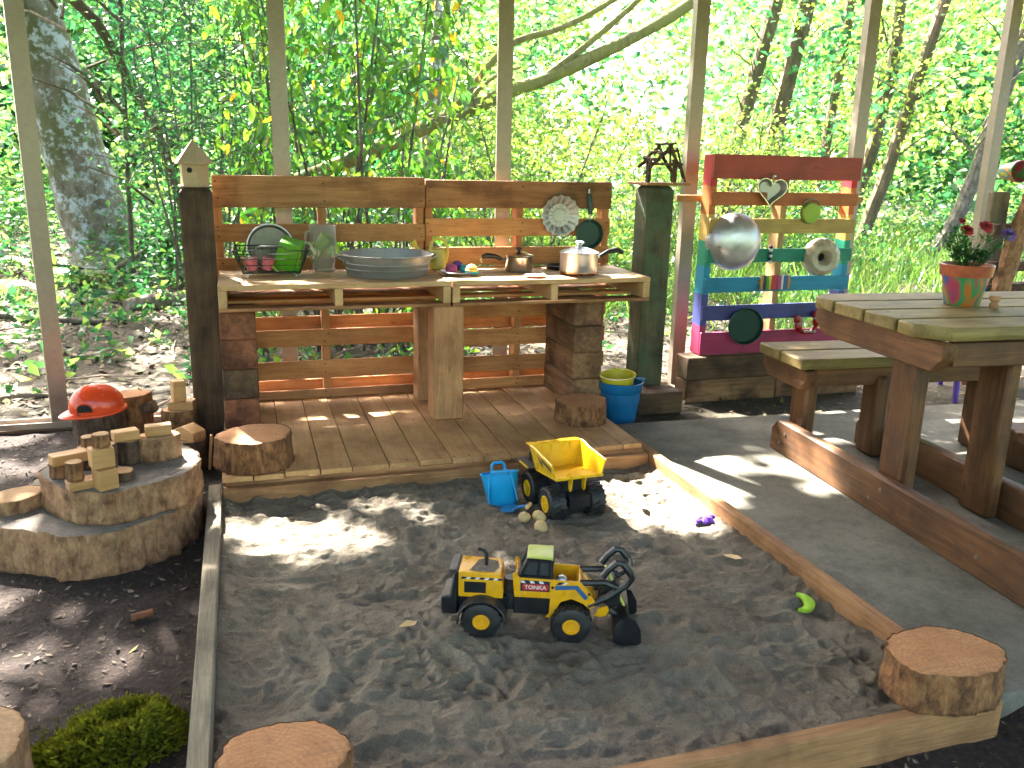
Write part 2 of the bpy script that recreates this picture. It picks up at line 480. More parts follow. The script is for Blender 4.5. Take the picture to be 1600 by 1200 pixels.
M['yellow_green'] = plain('sunbleached_yellow', (0.50, 0.55, 0.10), 0.4)
M['decal_dark'] = plain('decal_navy', (0.02, 0.022, 0.05), 0.4)
M['decal_red'] = plain('decal_red', (0.50, 0.03, 0.04), 0.4)
M['decal_blue'] = plain('decal_blue', (0.03, 0.12, 0.30), 0.4)
M['decal_white'] = plain('decal_white', (0.75, 0.72, 0.66), 0.45)
M['blue'] = plain('bright_blue_plastic', (0.005, 0.38, 0.78), 0.34, 0, 0.05, 0.06)
M['bucket_blue'] = plain('bucket_blue_plastic', (0.005, 0.17, 0.42), 0.36, 0, 0.06, 0.12)
M['bucket_yellow'] = plain('bucket_yellow_plastic', (0.62, 0.52, 0.03), 0.4, 0, 0.06)
M['orange'] = plain('hard_hat_orange', (0.80, 0.075, 0.018), 0.16, 0, 0.03, 0.02)
M['green'] = plain('green_plastic', (0.10, 0.36, 0.015), 0.35)
M['lime'] = plain('lime_plastic', (0.33, 0.47, 0.03), 0.4)
M['neon'] = plain('lime_moon_plastic', (0.42, 0.72, 0.06), 0.4)
M['pink'] = plain('pink_plastic', (0.66, 0.16, 0.20), 0.4)
M['paleyellow'] = plain('pale_yellow_plastic', (0.72, 0.55, 0.10), 0.4)
M['purple'] = plain('purple_plastic', (0.12, 0.05, 0.42), 0.4)
M['magenta'] = plain('magenta_toy', (0.36, 0.05, 0.16), 0.5)
M['violet'] = plain('violet_toy', (0.14, 0.04, 0.24), 0.5)
M['teal'] = plain('teal_toy', (0.02, 0.28, 0.36), 0.45)
M['pan_green'] = plain('dark_green_enamel', (0.012, 0.06, 0.045), 0.35)
M['pan_black'] = plain('black_enamel', (0.012, 0.015, 0.016), 0.35)
M['red_glaze'] = plain('red_glaze', (0.34, 0.012, 0.012), 0.2)
M['enamel_cream'] = plain('cream_ceramic', (0.50, 0.43, 0.30), 0.25, 0, 0.08)
M['shell'] = plain('wooden_egg', (0.62, 0.44, 0.20), 0.5)
M['hole_shade_nails'] = plain('hole_shade_and_nail_dark', (0.02, 0.016, 0.012), 0.9)  # dark of nails and bolts, also painted as shade in openings
M['soil'] = plain('potting_soil', (0.045, 0.032, 0.022), 0.95, 0, 0.3, bump=0.6)
M['wire'] = plain('black_wire', (0.012, 0.02, 0.014), 0.45)
M['clear'] = glassmat('clear_plastic', (0.96, 0.97, 0.95))
M['clear_white'] = glassmat('clear_moulded_foot', (0.95, 0.95, 0.95), 0.2)
M['cabglass'] = plain('tinted_cab_window', (0.04, 0.05, 0.055), 0.12, 0, 0.05, 0.1)
RB = [('red', (0.50, 0.07, 0.04)), ('orange', (0.52, 0.14, 0.03)), ('yellow', (0.58, 0.38, 0.10)), ('green', (0.01, 0.27, 0.17)),
      ('blue', (0.01, 0.25, 0.42)), ('indigo', (0.06, 0.07, 0.26)), ('crimson', (0.42, 0.035, 0.12))]
for n_, c_ in RB: M['rb_' + n_] = wood('painted_' + n_, c_, shade(c_, 0.8), 0.55, 0.38, 0.5, 0.35, var=0.06)
M['raw'] = wood('unpainted_stringer', (0.52, 0.33, 0.17), (0.40, 0.24, 0.12), 0.7, 0.3)

def sandmat():
    t = NT('grey_sand'); tc = t.n('TexCoord'); P_ = tc.outputs['Object']
    n1 = t.noise(P_, 5, 5, 0.6); n2 = t.noise(P_, 210, 4, 0.85); n3 = t.noise(P_, 45, 5, 0.65)
    c = t.ramp(n1, [(0.3, (0.133, 0.104, 0.073)), (0.7, (0.224, 0.192, 0.142))])
    c = t.mix(0.8, c, t.ramp(n2, [(0.28, (0.4,) * 3), (0.5, (1.0,) * 3), (0.66, (1.35,) * 3), (0.74, (2.6,) * 3)]), 'MULTIPLY')
    c = t.mix(0.35, c, t.ramp(n3, [(0.35, (0.7,) * 3), (0.65, (1.15,) * 3)]), 'MULTIPLY')
    b = t.bump(n2, 0.5, 0.004, t.bump(n3, 0.8, 0.014))
    t.pbsdf(Base_Color=c, Roughness=0.92, Normal=b); return t.m
M['sand'] = sandmat()
def concretemat():
    t = NT('concrete'); tc = t.n('TexCoord'); P_ = tc.outputs['Object']
    n1 = t.noise(P_, 2.2, 6, 0.62); n2 = t.noise(P_, 130, 5, 0.8); n3 = t.noise(P_, 9, 8, 0.72)
    c = t.ramp(n1, [(0.3, (0.135, 0.127, 0.098)), (0.7, (0.235, 0.221, 0.174))])
    c = t.mix(0.6, c, t.ramp(n2, [(0.3, (0.55,) * 3), (0.55, (1.0,) * 3), (0.72, (1.5,) * 3)]), 'MULTIPLY')
    c = t.mix(0.6, c, t.ramp(n3, [(0.36, (0.5,) * 3), (0.56, (1.1,) * 3)]), 'MULTIPLY')
    t.pbsdf(Base_Color=c, Roughness=0.88, Normal=t.bump(n2, 0.25, 0.003, t.bump(n3, 0.3, 0.01))); return t.m
M['concrete'] = concretemat()
def earth(name, a, b, c3, s=1.0):
    t = NT(name); tc = t.n('TexCoord'); P_ = tc.outputs['Object']
    n1 = t.noise(P_, 3 * s, 6, 0.65); n2 = t.noise(P_, 55 * s, 6, 0.7); n3 = t.noise(P_, 170 * s, 3, 0.6)
    c = t.ramp(n2, [(0.3, a), (0.52, b), (0.7, c3)])
    c = t.mix(0.7, c, t.ramp(n1, [(0.3, (0.55,) * 3), (0.66, (1.15,) * 3)]), 'MULTIPLY')
    t.pbsdf(Base_Color=c, Roughness=0.95, Normal=t.bump(n3, 0.5, 0.006, t.bump(n2, 0.9, 0.02))); return t.m
M['mulch'] = earth('dark_mulch', (0.013, 0.007, 0.0048), (0.035, 0.020, 0.0140), (0.080, 0.050, 0.036))
M['forest_floor'] = earth('forest_floor_soil', (0.03, 0.024, 0.014), (0.07, 0.055, 0.034), (0.13, 0.10, 0.065), 0.6)
M['meadow'] = earth('forest_ground', (0.03, 0.04, 0.015), (0.06, 0.075, 0.025), (0.11, 0.10, 0.05), 0.4)
def potpaint():
    t = NT('poured_rainbow_paint'); tc = t.n('TexCoord')
    n = t.noise(tc.outputs['Object'], 14, 2, 0.4, 1.2)
    m = t.n('Mapping'); t.set(m.inputs['Vector'], tc.outputs['Object']); m.inputs['Scale'].default_value = (11, 11, 6)
    n2 = t.noise(m, 1.0, 1, 0.4, 0.2)
    c = t.ramp(n2, [(0.30, (0.02, 0.10, 0.32)), (0.38, (0.48, 0.06, 0.10)), (0.46, (0.02, 0.28, 0.10)), (0.54, (0.62, 0.15, 0.02)), (0.62, (0.0, 0.22, 0.26)), (0.70, (0.5, 0.4, 0.03))], 'EASE')
    t.pbsdf(Base_Color=c, Roughness=0.35); return t.m
M['potpaint'] = potpaint()
M['potrim'] = plain('orange_rim_paint', (0.52, 0.13, 0.04), 0.35, 0, 0.2, 0.5, (0.30, 0.05, 0.10))
M['tree_bark'] = bark('grey_mossy_bark', (0.14, 0.13, 0.12), (0.33, 0.33, 0.335), (0.55, 0.56, 0.58), 0.16, moss=(0.12, 0.13, 0.04))
def dapplebark():
    t = NT('dapple_lit_maple_bark'); tc = t.n('TexCoord'); P_ = tc.outputs['Object']
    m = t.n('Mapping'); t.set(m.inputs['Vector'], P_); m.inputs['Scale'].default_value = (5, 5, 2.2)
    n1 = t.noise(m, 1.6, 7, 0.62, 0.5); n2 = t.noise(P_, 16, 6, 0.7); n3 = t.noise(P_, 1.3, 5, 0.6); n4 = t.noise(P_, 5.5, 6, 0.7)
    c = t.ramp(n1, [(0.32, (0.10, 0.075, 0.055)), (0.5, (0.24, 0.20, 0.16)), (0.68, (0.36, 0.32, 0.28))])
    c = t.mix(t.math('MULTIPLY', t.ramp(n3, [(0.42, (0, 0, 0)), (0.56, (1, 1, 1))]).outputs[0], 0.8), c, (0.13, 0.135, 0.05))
    c = t.mix(t.ramp(t.mix(0.45, n4, n2), [(0.50, (0, 0, 0)), (0.57, (0.9,) * 3)]), c, (0.56, 0.60, 0.66))  # blue-white patches: dappled sky light painted into the bark
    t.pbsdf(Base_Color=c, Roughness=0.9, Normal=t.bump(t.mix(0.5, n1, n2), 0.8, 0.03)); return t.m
M['tree_bark'] = dapplebark()
M['thin_bark'] = bark('thin_trunk_bark', (0.07, 0.045, 0.026), (0.17, 0.115, 0.065), (0.28, 0.20, 0.12), 0.3, moss=(0.085, 0.075, 0.03))
M['mossy'] = bark('mossy_limb', (0.09, 0.07, 0.03), (0.20, 0.18, 0.06), (0.32, 0.30, 0.10), 0.4, moss=(0.22, 0.22, 0.05))
M['twig'] = bark('twig_bark', (0.07, 0.06, 0.045), (0.14, 0.12, 0.09), (0.24, 0.21, 0.16), 0.6)
M['deadwood'] = bark('bleached_deadwood', (0.16, 0.12, 0.09), (0.32, 0.25, 0.19), (0.46, 0.38, 0.30), 0.4)
M['leaf_shrub'] = leafmat('shrub_leaves', [(0.035, 0.13, 0.02), (0.05, 0.17, 0.02), (0.09, 0.22, 0.02), (0.13, 0.25, 0.025), (0.40, 0.27, 0.02)], 0.55, tcol=1.6)
M['leaf_fine'] = leafmat('fine_leaves', [(0.02, 0.10, 0.04), (0.035, 0.15, 0.055), (0.06, 0.18, 0.045), (0.13, 0.22, 0.05)], 0.5, tcol=1.5)
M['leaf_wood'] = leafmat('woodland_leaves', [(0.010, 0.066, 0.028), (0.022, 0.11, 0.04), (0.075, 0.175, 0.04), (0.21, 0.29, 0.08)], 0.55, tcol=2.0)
M['leaf_bright'] = leafmat('sunny_leaves', [(0.08, 0.17, 0.025), (0.13, 0.22, 0.035), (0.19, 0.27, 0.05), (0.26, 0.31, 0.08)], 0.55, tcol=2.1)
M['leaf_canopy'] = leafmat('canopy_leaves', [(0.03, 0.09, 0.015), (0.06, 0.14, 0.02)], 0.35)
M['grass'] = leafmat('grass_blades', [(0.04, 0.11, 0.02), (0.08, 0.17, 0.03), (0.15, 0.21, 0.05)], 0.45)
M['litter'] = bitsmat('dead_leaves', [(0.05, 0.035, 0.02), (0.10, 0.065, 0.04), (0.17, 0.11, 0.07), (0.06, 0.09, 0.02), (0.26, 0.18, 0.12), (0.20, 0.16, 0.04), (0.34, 0.25, 0.19)])
M['chips'] = bitsmat('bark_chips', [(0.012, 0.008, 0.006), (0.03, 0.02, 0.015), (0.07, 0.046, 0.03), (0.12, 0.085, 0.06), (0.26, 0.19, 0.14)])
M['moss'] = leafmat('moss_fronds', [(0.05, 0.055, 0.008), (0.12, 0.14, 0.014), (0.20, 0.20, 0.02), (0.10, 0.15, 0.02)], 0.3, 0.0, 1.2)
# ---------------------------------------------------------------- ground, slab, shelter
rng = random.Random(7)
def mulch_h(X, Y):
    return -0.125 + 0.058 * np.clip((X - 1.86) / 0.12, 0, 1) * np.clip((-2.85 - Y) / 0.1, 0, 1) + 0.03 * (fbm(X * 3, Y * 3, 3) - 0.45) + 0.012 * (fbm(X * 17, Y * 17, 9, 3) - 0.45)
o = link_mesh('mulch', grid_mesh('mulch', -4.0, 2.6, 330, -5.2, 0.12, 266, mulch_h, M['mulch'],
      keep=lambda c: ~((c[:, 0] > 0.02) & (c[:, 0] < 1.78) & (c[:, 1] > -2.93))))
tag(o, 'dark brown mulch bed beside the sandbox', None, kind='structure')
def far_h(X, Y):
    return -0.19 - 0.05 * np.clip(-Y, 0, 2)
o = link_mesh('ground', grid_mesh('ground', -150, 150, 31, -60, 240, 31, far_h, M['meadow']))
tag(o, 'ground under and around the shelter and the wood', None, kind='structure')
def floor_h(X, Y):
    return -0.15 + 0.09 * (fbm(X * 0.7, Y * 0.7, 21) - 0.47) * np.clip(Y / 2.0, 0, 1) + 0.03 * (fbm(X * 6, Y * 6, 5, 3) - 0.45) + 0.018 * np.clip(Y - 4.5, 0, 20)
def floor_at(x, y): return float(floor_h(np.array([x]), np.array([y]))[0])
o = link_mesh('forest_floor', grid_mesh('forest_floor', -14, 22, 240, 0.10, 24, 180, floor_h, M['forest_floor']))
tag(o, 'leaf strewn forest floor behind the shelter', None, kind='structure')
# strip of mulch between the slab and the steel posts on the right
def strip_h(X, Y): return -0.085 + 0.02 * (fbm(X * 9, Y * 9, 14, 3) - 0.45)
o = link_mesh('mulch_strip', grid_mesh('mulch_strip', 1.9, 7.0, 120, -0.90, 0.13, 34, strip_h, M['forest_floor']))
tag(o, 'bare earth strip behind the concrete slab', None, kind='structure')

# concrete slab with its broken front edge
edge = [(1.84, -0.63), (6.5, -0.82), (6.5, -3.6)]
er = random.Random(3)
for k in range(14): edge.append((6.5 - (6.5 - 1.84) * (k + 1) / 14, -3.35 + 0.39 * (k + 1) / 14 + er.uniform(-0.02, 0.02)))
sb = MB().prism(edge, -0.16, -0.05, 'Z')
o = sb.build('concrete_slab', M['concrete'], None, bevel=0.006, smooth=30)
tag(o, 'grey concrete slab under the picnic table', None, kind='structure')

# shelter of galvanised studs
sh = thing('shelter_frame', 'galvanised steel stud frame of the open shelter with flat roof', 'shelter', (0, 0.16, -0.15))
def stud():
    w, d, tk, lip = 0.078, 0.056, 0.003, 0.014
    poly = [(-w / 2, -d / 2), (w / 2, -d / 2), (w / 2, d / 2), (w / 2 - lip, d / 2), (w / 2 - lip, d / 2 - tk), (w / 2 - tk, d / 2 - tk),
            (w / 2 - tk, -d / 2 + tk), (0.012, -d / 2 + tk), (0.009, -d / 2 + 0.007), (-0.009, -d / 2 + 0.007), (-0.012, -d / 2 + tk), (-w / 2 + tk, -d / 2 + tk), (-w / 2 + tk, d / 2 - tk), (-w / 2 + lip, d / 2 - tk), (-w / 2 + lip, d / 2), (-w / 2, d / 2)]
    return poly
stud_me = MB().prism(stud(), 0.06, 2.45, 'Z').mesh('steel_post', M['steel_post'], 0, 30)
for x, rz in ((-0.778, 0.25), (0.335, -0.10), (1.475, -0.2), (2.585, -0.05), (3.69, 0.0), (4.71, 0.0)):
    link_mesh('steel_post', stud_me, sh, (x, 0, 0), (0, 0, rz))
MB().prism([(-0.045, 0.035), (0.045, 0.035), (0.045, 0.065), (0.042, 0.065), (0.042, 0.038), (-0.042, 0.038), (-0.042, 0.065), (-0.045, 0.065)], -4.0, 6.5, 'X').build('sill_channel', M['steel_post'], sh)
board('sill_beam', (1.25, 0, 0.0), (10.5, 0.09, 0.068), 'X', M['post_old'], sh, 0.004)
MB().box((2.9, -2.4, 2.47), (7.24, 5.08, 0.06)).build('roof_panel', M['steel_post'], sh, bevel=0.004)

# ---------------------------------------------------------------- sandbox
SX0, SX1, SY0, SY1 = 0.0, 1.79, -2.945, -1.09
sbx = thing('sandbox_frame', 'low wooden board frame holding the grey sand', 'sandbox', (0.93, -1.97, -0.16))
def sbb(name, c, d, ax, m): board(name, (c[0] - 0.93, c[1] + 1.97, c[2] + 0.16), d, ax, m, sbx, 0.004)
sbb('side_board', (-0.025, -2.04, -0.092), (0.048, 1.94, 0.125), 'Y', M['frame_grey'])
sbb('side_board', (1.812, -1.95, -0.092), (0.042, 2.03, 0.13), 'Y', M['frame'])
sbb('end_board', (0.89, -2.988, -0.095), (1.88, 0.040, 0.135), 'X', M['frame'])
sbb('end_board', (0.895, -1.108, -0.085), (1.788, 0.04, 0.10), 'X', M['frame'])

wheel_spots = [(0.726, -2.25, .07), (0.958, -2.34, .07), (1.14, -2.37, .08), (1.215, -1.53, .06), (1.35, -1.545, .06), (1.19, -1.36, .06), (1.31, -1.36, .05), (1.05, -1.35, .09)]
fr = np.random.RandomState(11)
prints = [(fr.uniform(0.1, 1.78), fr.uniform(-2.75, -1.2), fr.uniform(0, PI), fr.uniform(0.035, 0.06), fr.uniform(0.07, 0.15), fr.uniform(0.006, 0.014)) for _ in range(48)]
def sand_h(X, Y):
    wx = 0.16 * (fbm(X * 2.6, Y * 2.6, 40, 3) - 0.45); wy = 0.16 * (fbm(X * 2.6 + 9, Y * 2.6, 41, 3) - 0.45)
    h = 0.045 * (fbm(X * 2.0, Y * 2.0, 30, 3) - 0.45)
    rid = 1 - np.abs(2 * vnoise((X + wx) * 7.5 + (Y + wy) * 2.0, (Y + wy) * 9.5, 31) - 1)
    h = h + 0.012 * (rid ** 1.6 - 0.45)
    rid2 = 1 - np.abs(2 * vnoise((X - wy) * 15, (Y + wx) * 19 + X * 4, 36) - 1)
    h = h + 0.0125 * (rid2 ** 1.4 - 0.45)
    rid3 = 1 - np.abs(2 * vnoise((X + wx) * 31, (Y - wy) * 37, 37) - 1)
    h = h + 0.008 * (rid3 - 0.45) * (0.4 + 1.2 * vnoise(X * 3, Y * 3, 39))
    h = h + 0.008 * (fbm(X * 46, Y * 46, 33, 3) - 0.45)
    for (cx, cy, a, ra, rb, dp) in prints:
        Xw = X + wx * .25; Yw = Y + wy * .25
        u = ((Xw - cx) * math.cos(a) + (Yw - cy) * math.sin(a)) / ra; v = (-(Xw - cx) * math.sin(a) + (Yw - cy) * math.cos(a)) / rb
        q = np.sqrt(u * u + v * v)
        h = h - dp * np.exp(-(q ** 4)) + dp * 0.55 * np.exp(-((q - 1.25) / 0.25) ** 2)
    h = h - 0.095
    e = np.minimum(np.minimum(X - SX0, SX1 - X), np.minimum(Y - SY0, SY1 - Y))
    h = h + 0.018 * np.exp(-(e / 0.07) ** 2) - 0.004
    for (cx, cy, r_) in wheel_spots:
        w = np.exp(-(((X - cx) ** 2 + (Y - cy) ** 2) / r_ ** 2) ** 1.5)
        h = h * (1 - w) + (-0.103) * w
    return h
def sand_at(x, y): return float(sand_h(np.array([x]), np.array([y]))[0])
o = link_mesh('sand', grid_mesh('sand', SX0, SX1, 400, SY0, SY1, 410, sand_h, M['sand']))
tag(o, 'rumpled grey play sand filling the sandbox', 'sand', kind='stuff')

# ---------------------------------------------------------------- kitchen platform
pf = thing('kitchen_platform', 'low platform of pale wooden planks under the pallet kitchen', 'platform', (0.9, -0.5, -0.12))
x = 0.0; pr = random.Random(5)
while x < 1.77:
    w = min(pr.choice((0.125, 0.138, 0.142, 0.15, 0.118)), 1.78 - x)
    if w < 0.05: break
    y0 = -1.085 + pr.uniform(-0.01, 0.01); y1 = 0.13
    board('plank', (x + w / 2 - 0.9, (y0 + y1) / 2 + 0.5, 0.12 - 0.011 + pr.uniform(-0.002, 0.0015)), (w - 0.004, round(y1 - y0, 3), 0.022), 'Y', M['deck'], pf, 0.002)
    x += w
nb = MB()
for k in range(13):
    for yy in (-1.055, -0.5):
        for dx in (-0.03, 0.03): nb.lathe([(0.0042, 0), (0.0042, 0.0006), (0.001, 0.0012)], 7, Matrix.Translation((-0.83 + 0.1365 * k + dx + pr.uniform(-.008, .008), yy + 0.5 + pr.uniform(-.008, .008), 0.1205)))
nb.build('nail_heads', M['hole_shade_nails'], pf)['kind'] = 'stuff'
for yy in (-1.06, -0.5, 0.06): board('joist', (0.0, yy + 0.5, 0.05), (1.78, 0.035, 0.094), 'X', M['pallet_dark'], pf, 0.003)

# ---------------------------------------------------------------- back pallets
def back_pallet(label, x0, slats, rear, mats):
    t = thing('back_pallet', label, 'pallet', (x0 + 0.508, 0.05, 0.0), 0, 'upright kitchen pallets')
    r_ = random.Random(int(x0 * 10) + 2)
    for (zt, zb), m in zip(slats, mats):
        board('slat', (r_.uniform(-.002, .002), -0.06, (zt + zb) / 2), (1.012, 0.018, zt - zb), 'X', m, t, 0.003, 0.002, r_)
    for (zt, zb) in rear:
        board('rear_slat', (0, 0.056, (zt + zb) / 2), (1.012, 0.018, zt - zb), 'X', M['pallet'], t, 0.003, 0.002, r_)
    for sx in (-0.486, 0.0, 0.486):
        board('stringer', (sx, -0.002, 0.55), (0.038, 0.094, 1.098), 'Z', M['pallet'], t, 0.004)
    nb = MB()
    for (zt, zb) in slats:
        for sx in (-0.486, 0.0, 0.486):
            for f in (0.25, 0.75):
                nb.lathe([(0.004, 0), (0.004, 0.0012), (0.001, 0.0018)], 6, Matrix.Translation((sx + r_.uniform(-.012, .012), -0.069, zb + (zt - zb) * f + r_.uniform(-.008, .008))) @ Matrix.Rotation(PI / 2, 4, 'X'))
    nb.build('nail_heads', M['hole_shade_nails'], t)['kind'] = 'stuff'
    return t
P1, P2 = M['pallet'], M['pallet_dark']
back_pallet('upright slatted pallet behind the galvanised tub and wire basket', 0.0,
            [(1.107, .958), (.88, .794), (.719, .632), (.56, .47), (.357, .272), (.196, .104), (.045, .001)],
            [(1.10, .99), (.66, .57), (.405, .315), (.07, .003)], (P2, P1, P1, P1, P1, P1, P2))
back_pallet('upright slatted pallet with the hanging tart tin and frying pan', 1.018,
            [(1.098, .96), (.908, .818), (.761, .67), (.48, .389), (.327, .235), (.179, .093), (.056, .001)],
            [(1.09, .98), (.62, .53), (.40, .31), (.085, .003)], (P2, P1, P1, P1, P1, P1, P1))

# ---------------------------------------------------------------- counter pallets
def counter_pallet(label, x0, w):
    t = thing('counter_pallet', label, 'pallet', (x0 + w / 2, -0.275, 0.546), 0, 'counter pallets')
    for k in range(4):
        board('deck_board', (0, -0.2 + k * 0.1325, 0.105), (w - 0.004, 0.131, 0.022), 'X', M['counter'], t, 0.0015)
    for sx in (-w / 2 + 0.02, 0.0, w / 2 - 0.02):
        board('stringer', (sx, 0, 0.054), (0.036, 0.53, 0.078), 'Y', M['counter'], t, 0.003)
    for yy in (-0.22, 0.0, 0.2):
        board('bottom_board', (0, yy, 0.0075), (w - 0.006, 0.09, 0.015), 'X', M['pallet_dark'] if yy else M['pallet'], t, 0.002)
    return t
counter_pallet('flat counter pallet carrying the wire basket and galvanised tub', 0.012, 1.02)
counter_pallet('flat counter pallet carrying the two lidded saucepans', 1.036, 1.0)

# ---------------------------------------------------------------- pillars and legs
def pillar(label, c, d, mats, ax='Y'):
    t = thing('timber_pillar', label, 'pillar', (c[0], c[1], 0), 0)
    n = len(mats); h = 0.546 / n; r_ = random.Random(int(c[0] * 100))
    for k, m in enumerate(mats):
        board('timber', (r_.uniform(-.004, .004), r_.uniform(-.006, .006), h * (k + .5)), (d[0], d[1], h - 0.002), ax, m, t, 0.006, 0.004, r_)
    return t
pillar('stack of four short reddish timbers under the counter beside the dark post', (0.088, -0.26), (0.155, 0.42), (M['sleeper_red'], M['post_old'], M['sleeper_red'], M['sleeper_red']))
pillar('stack of four long weathered timbers under the counter by the blue bucket', (1.758, -0.225), (0.155, 0.43), (M['sleeper'],) * 4)
o = board('counter_post', (1.02, -0.478, 0.273), (0.145, 0.13, 0.544), 'Z', M['leg'], None, 0.006)
tag(o, 'thick square wooden leg at the counter front where the pallets meet', 'post')
o = board('counter_post', (0.988, -0.13, 0.273), (0.09, 0.14, 0.544), 'Z', M['leg'], None, 0.005)
tag(o, 'square wooden leg behind the counter, half hidden by the front leg', 'post')

# ---------------------------------------------------------------- heavy posts
def heavy_post(label, cx, cyy, w, d, z0, z1, m):
    ch = 0.022
    mb = MB()
    h = z1 - z0                                        # length along local X so the grain runs up the post
    a, b = w / 2, d / 2
    vs_ = []
    for (xx, k) in ((-h / 2, 1.0), (h / 2 - ch, 1.0), (h / 2, 0.72)):
        for (yy, zz) in ((-b, -a), (b, -a), (b, a), (-b, a)): vs_.append((xx, yy * k, zz * k))
    mb.add(vs_, [(3, 2, 1, 0), (8, 9, 10, 11)] + [(4 * q + i, 4 * q + (i + 1) % 4, 4 * q + 4 + (i + 1) % 4, 4 * q + 4 + i) for q in (0, 1) for i in range(4)])
    o = mb.build('timber_post', m, None, (cx, cyy, (z0 + z1) / 2), (0, -PI / 2, 0), 0.006, 40)
    return tag(o, label, 'post')
heavy_post('dark brown square post carrying the wooden birdhouse', -0.062, -0.18, 0.138, 0.138, -0.15, 1.058, M['post_old'])
heavy_post('dark greenish square post carrying the twig house', 2.205, -0.18, 0.15, 0.15, -0.08, 1.093, M['post_green'])
o = board('sleeper_block', (2.18, -0.37, -0.02), (0.26, 0.16, 0.12), 'X', M['post_old'], None, 0.006)
tag(o, 'short dark sleeper on the ground in front of the greenish post', 'timber')

# ---------------------------------------------------------------- rainbow pallet on its sleepers
for lab, c, d, m in (('dark grey sleeper on top directly under the rainbow pallet', (2.71, -0.185, 0.106), (0.55, 0.14, 0.13), M['post_old']),
                     ('pinkish brown sleeper on the ground under the dark grey sleeper', (2.72, -0.185, -0.026), (0.57, 0.14, 0.132), M['sleeper']),
                     ('upper reddish sleeper under the rainbow pallet, behind the bench', (3.27, -0.185, 0.106), (0.56, 0.14, 0.13), M['sleeper_red']),
                     ('lower reddish sleeper on the ground behind the bench', (3.29, -0.185, -0.026), (0.56, 0.14, 0.132), M['sleeper'])):
    tag(board('sleeper', c, d, 'X', m, None, 0.007, 0.004, rng), lab, 'timber', 'sleepers under the rainbow pallet')
rp = thing('rainbow_pallet', 'upright pallet with slats painted in rainbow colours', 'pallet', (2.985, -0.15, 0.172))
rz_ = [(1.257, 1.131), (1.064, .993), (.922, .843), (.76, .686), (.605, .523), (.451, .367), (.301, .174)]
for (zt, zb), (n_, c_) in zip(rz_, RB):
    s_ = board('slat', (0, -0.058, (zt + zb) / 2 - 0.172), (0.925, 0.018, zt - zb), 'X', M['rb_' + n_], rp, 0.003, 0.002, rng)
    s_['label'] = n_ + ' painted slat'
def bandmat():
    t = NT('rainbow_stringer_paint'); tc = t.n('TexCoord'); sp = t.n('SeparateXYZ'); t.set(sp.inputs[0], tc.outputs['Object'])
    n = t.noise(tc.outputs['Object'], 9, 3)
    v = t.math('ADD', t.math('ADD', t.math('DIVIDE', sp.outputs[0], 1.085), 0.5), t.math('MULTIPLY', t.math('SUBTRACT', n.outputs[0], 0.5), 0.03))
    st = [(0.0, RB[6][1]), (0.15, RB[5][1]), (0.31, RB[4][1]), (0.45, RB[3][1]), (0.58, RB[2][1]), (0.71, RB[1][1]), (0.85, (0.5, 0.02, 0.03))]
    t.pbsdf(Base_Color=t.ramp(v, st, 'CONSTANT'), Roughness=0.55); return t.m
M['bands'] = bandmat()
board('stringer', (-0.443, 0, 0.5425), (0.038, 0.096, 1.083), 'Z', M['bands'], rp, 0.004)
board('stringer', (0.0, 0, 0.5425), (0.038, 0.096, 1.083), 'Z', M['raw'], rp, 0.004)
board('stringer', (0.443, 0, 0.5425), (0.038, 0.096, 1.083), 'Z', M['bands'], rp, 0.004)
board('rear_rail', (0.0, 0.075, 0.85), (1.2, 0.03, 0.035), 'X', M['raw'], rp, 0.003)

# ---------------------------------------------------------------- picnic table with its bench
pt = thing('picnic_table', 'sturdy brown wooden picnic table with attached bench on long runners', 'table', (2.40, -1.13, -0.05), R(-4.1))
def chamfer_beam(name, x0, x1, y0, y1, z0, z1, cut, m, top=False):
    """beam along Y with its two lower (or upper) ends cut off"""
    if top: poly = [(y0, z0), (y1, z0), (y1, z1 - cut), (y1 - cut, z1), (y0 + cut, z1), (y0, z1 - cut)]
    else: poly = [(y0 + cut, z0), (y1 - cut, z0), (y1, z0 + cut), (y1, z1), (y0, z1), (y0, z0 + cut)]
    # grain along local X: outline drawn in XZ and the object turned
    mb = MB().prism([(p[0], p[1]) for p in poly], -(x1), -(x0), 'Y')
    return mb.build(name, m, pt, (0, 0, 0), (0, 0, PI / 2), 0.006, 40)
chamfer_beam('runner', 0.0, 0.052, -1.62, 0.0, 0.0, 0.148, 0.045, M['table'], True)
chamfer_beam('runner', 0.435, 0.487, -1.62, 0.0, 0.0, 0.148, 0.045, M['table'], True)
for (x0, ty, bys) in ((0.056, -0.765, -0.10), (0.372, -0.84, -0.16)):
    board('table_leg', (x0 + 0.03, ty, 0.335), (0.06, 0.15, 0.66), 'Z', M['table'], pt, 0.012)
    board('bench_leg', (x0 + 0.03, bys, 0.19), (0.06, 0.125, 0.37), 'Z', M['table'], pt, 0.012)
board('table_leg', (0.97, -0.80, 0.335), (0.06, 0.15, 0.66), 'Z', M['table'], pt, 0.012)
board('bench_leg', (0.95, -0.155, 0.19), (0.06, 0.125, 0.37), 'Z', M['table'], pt, 0.012)
chamfer_beam('table_beam', 0.0, 0.054, -1.02, -0.25, 0.595, 0.70, 0.055, M['table'])
chamfer_beam('table_beam', 0.56, 0.62, -1.02, -0.25, 0.595, 0.70, 0.055, M['table'])
chamfer_beam('bench_beam', 0.0, 0.054, -0.235, 0.13, 0.325, 0.415, 0.045, M['table'])
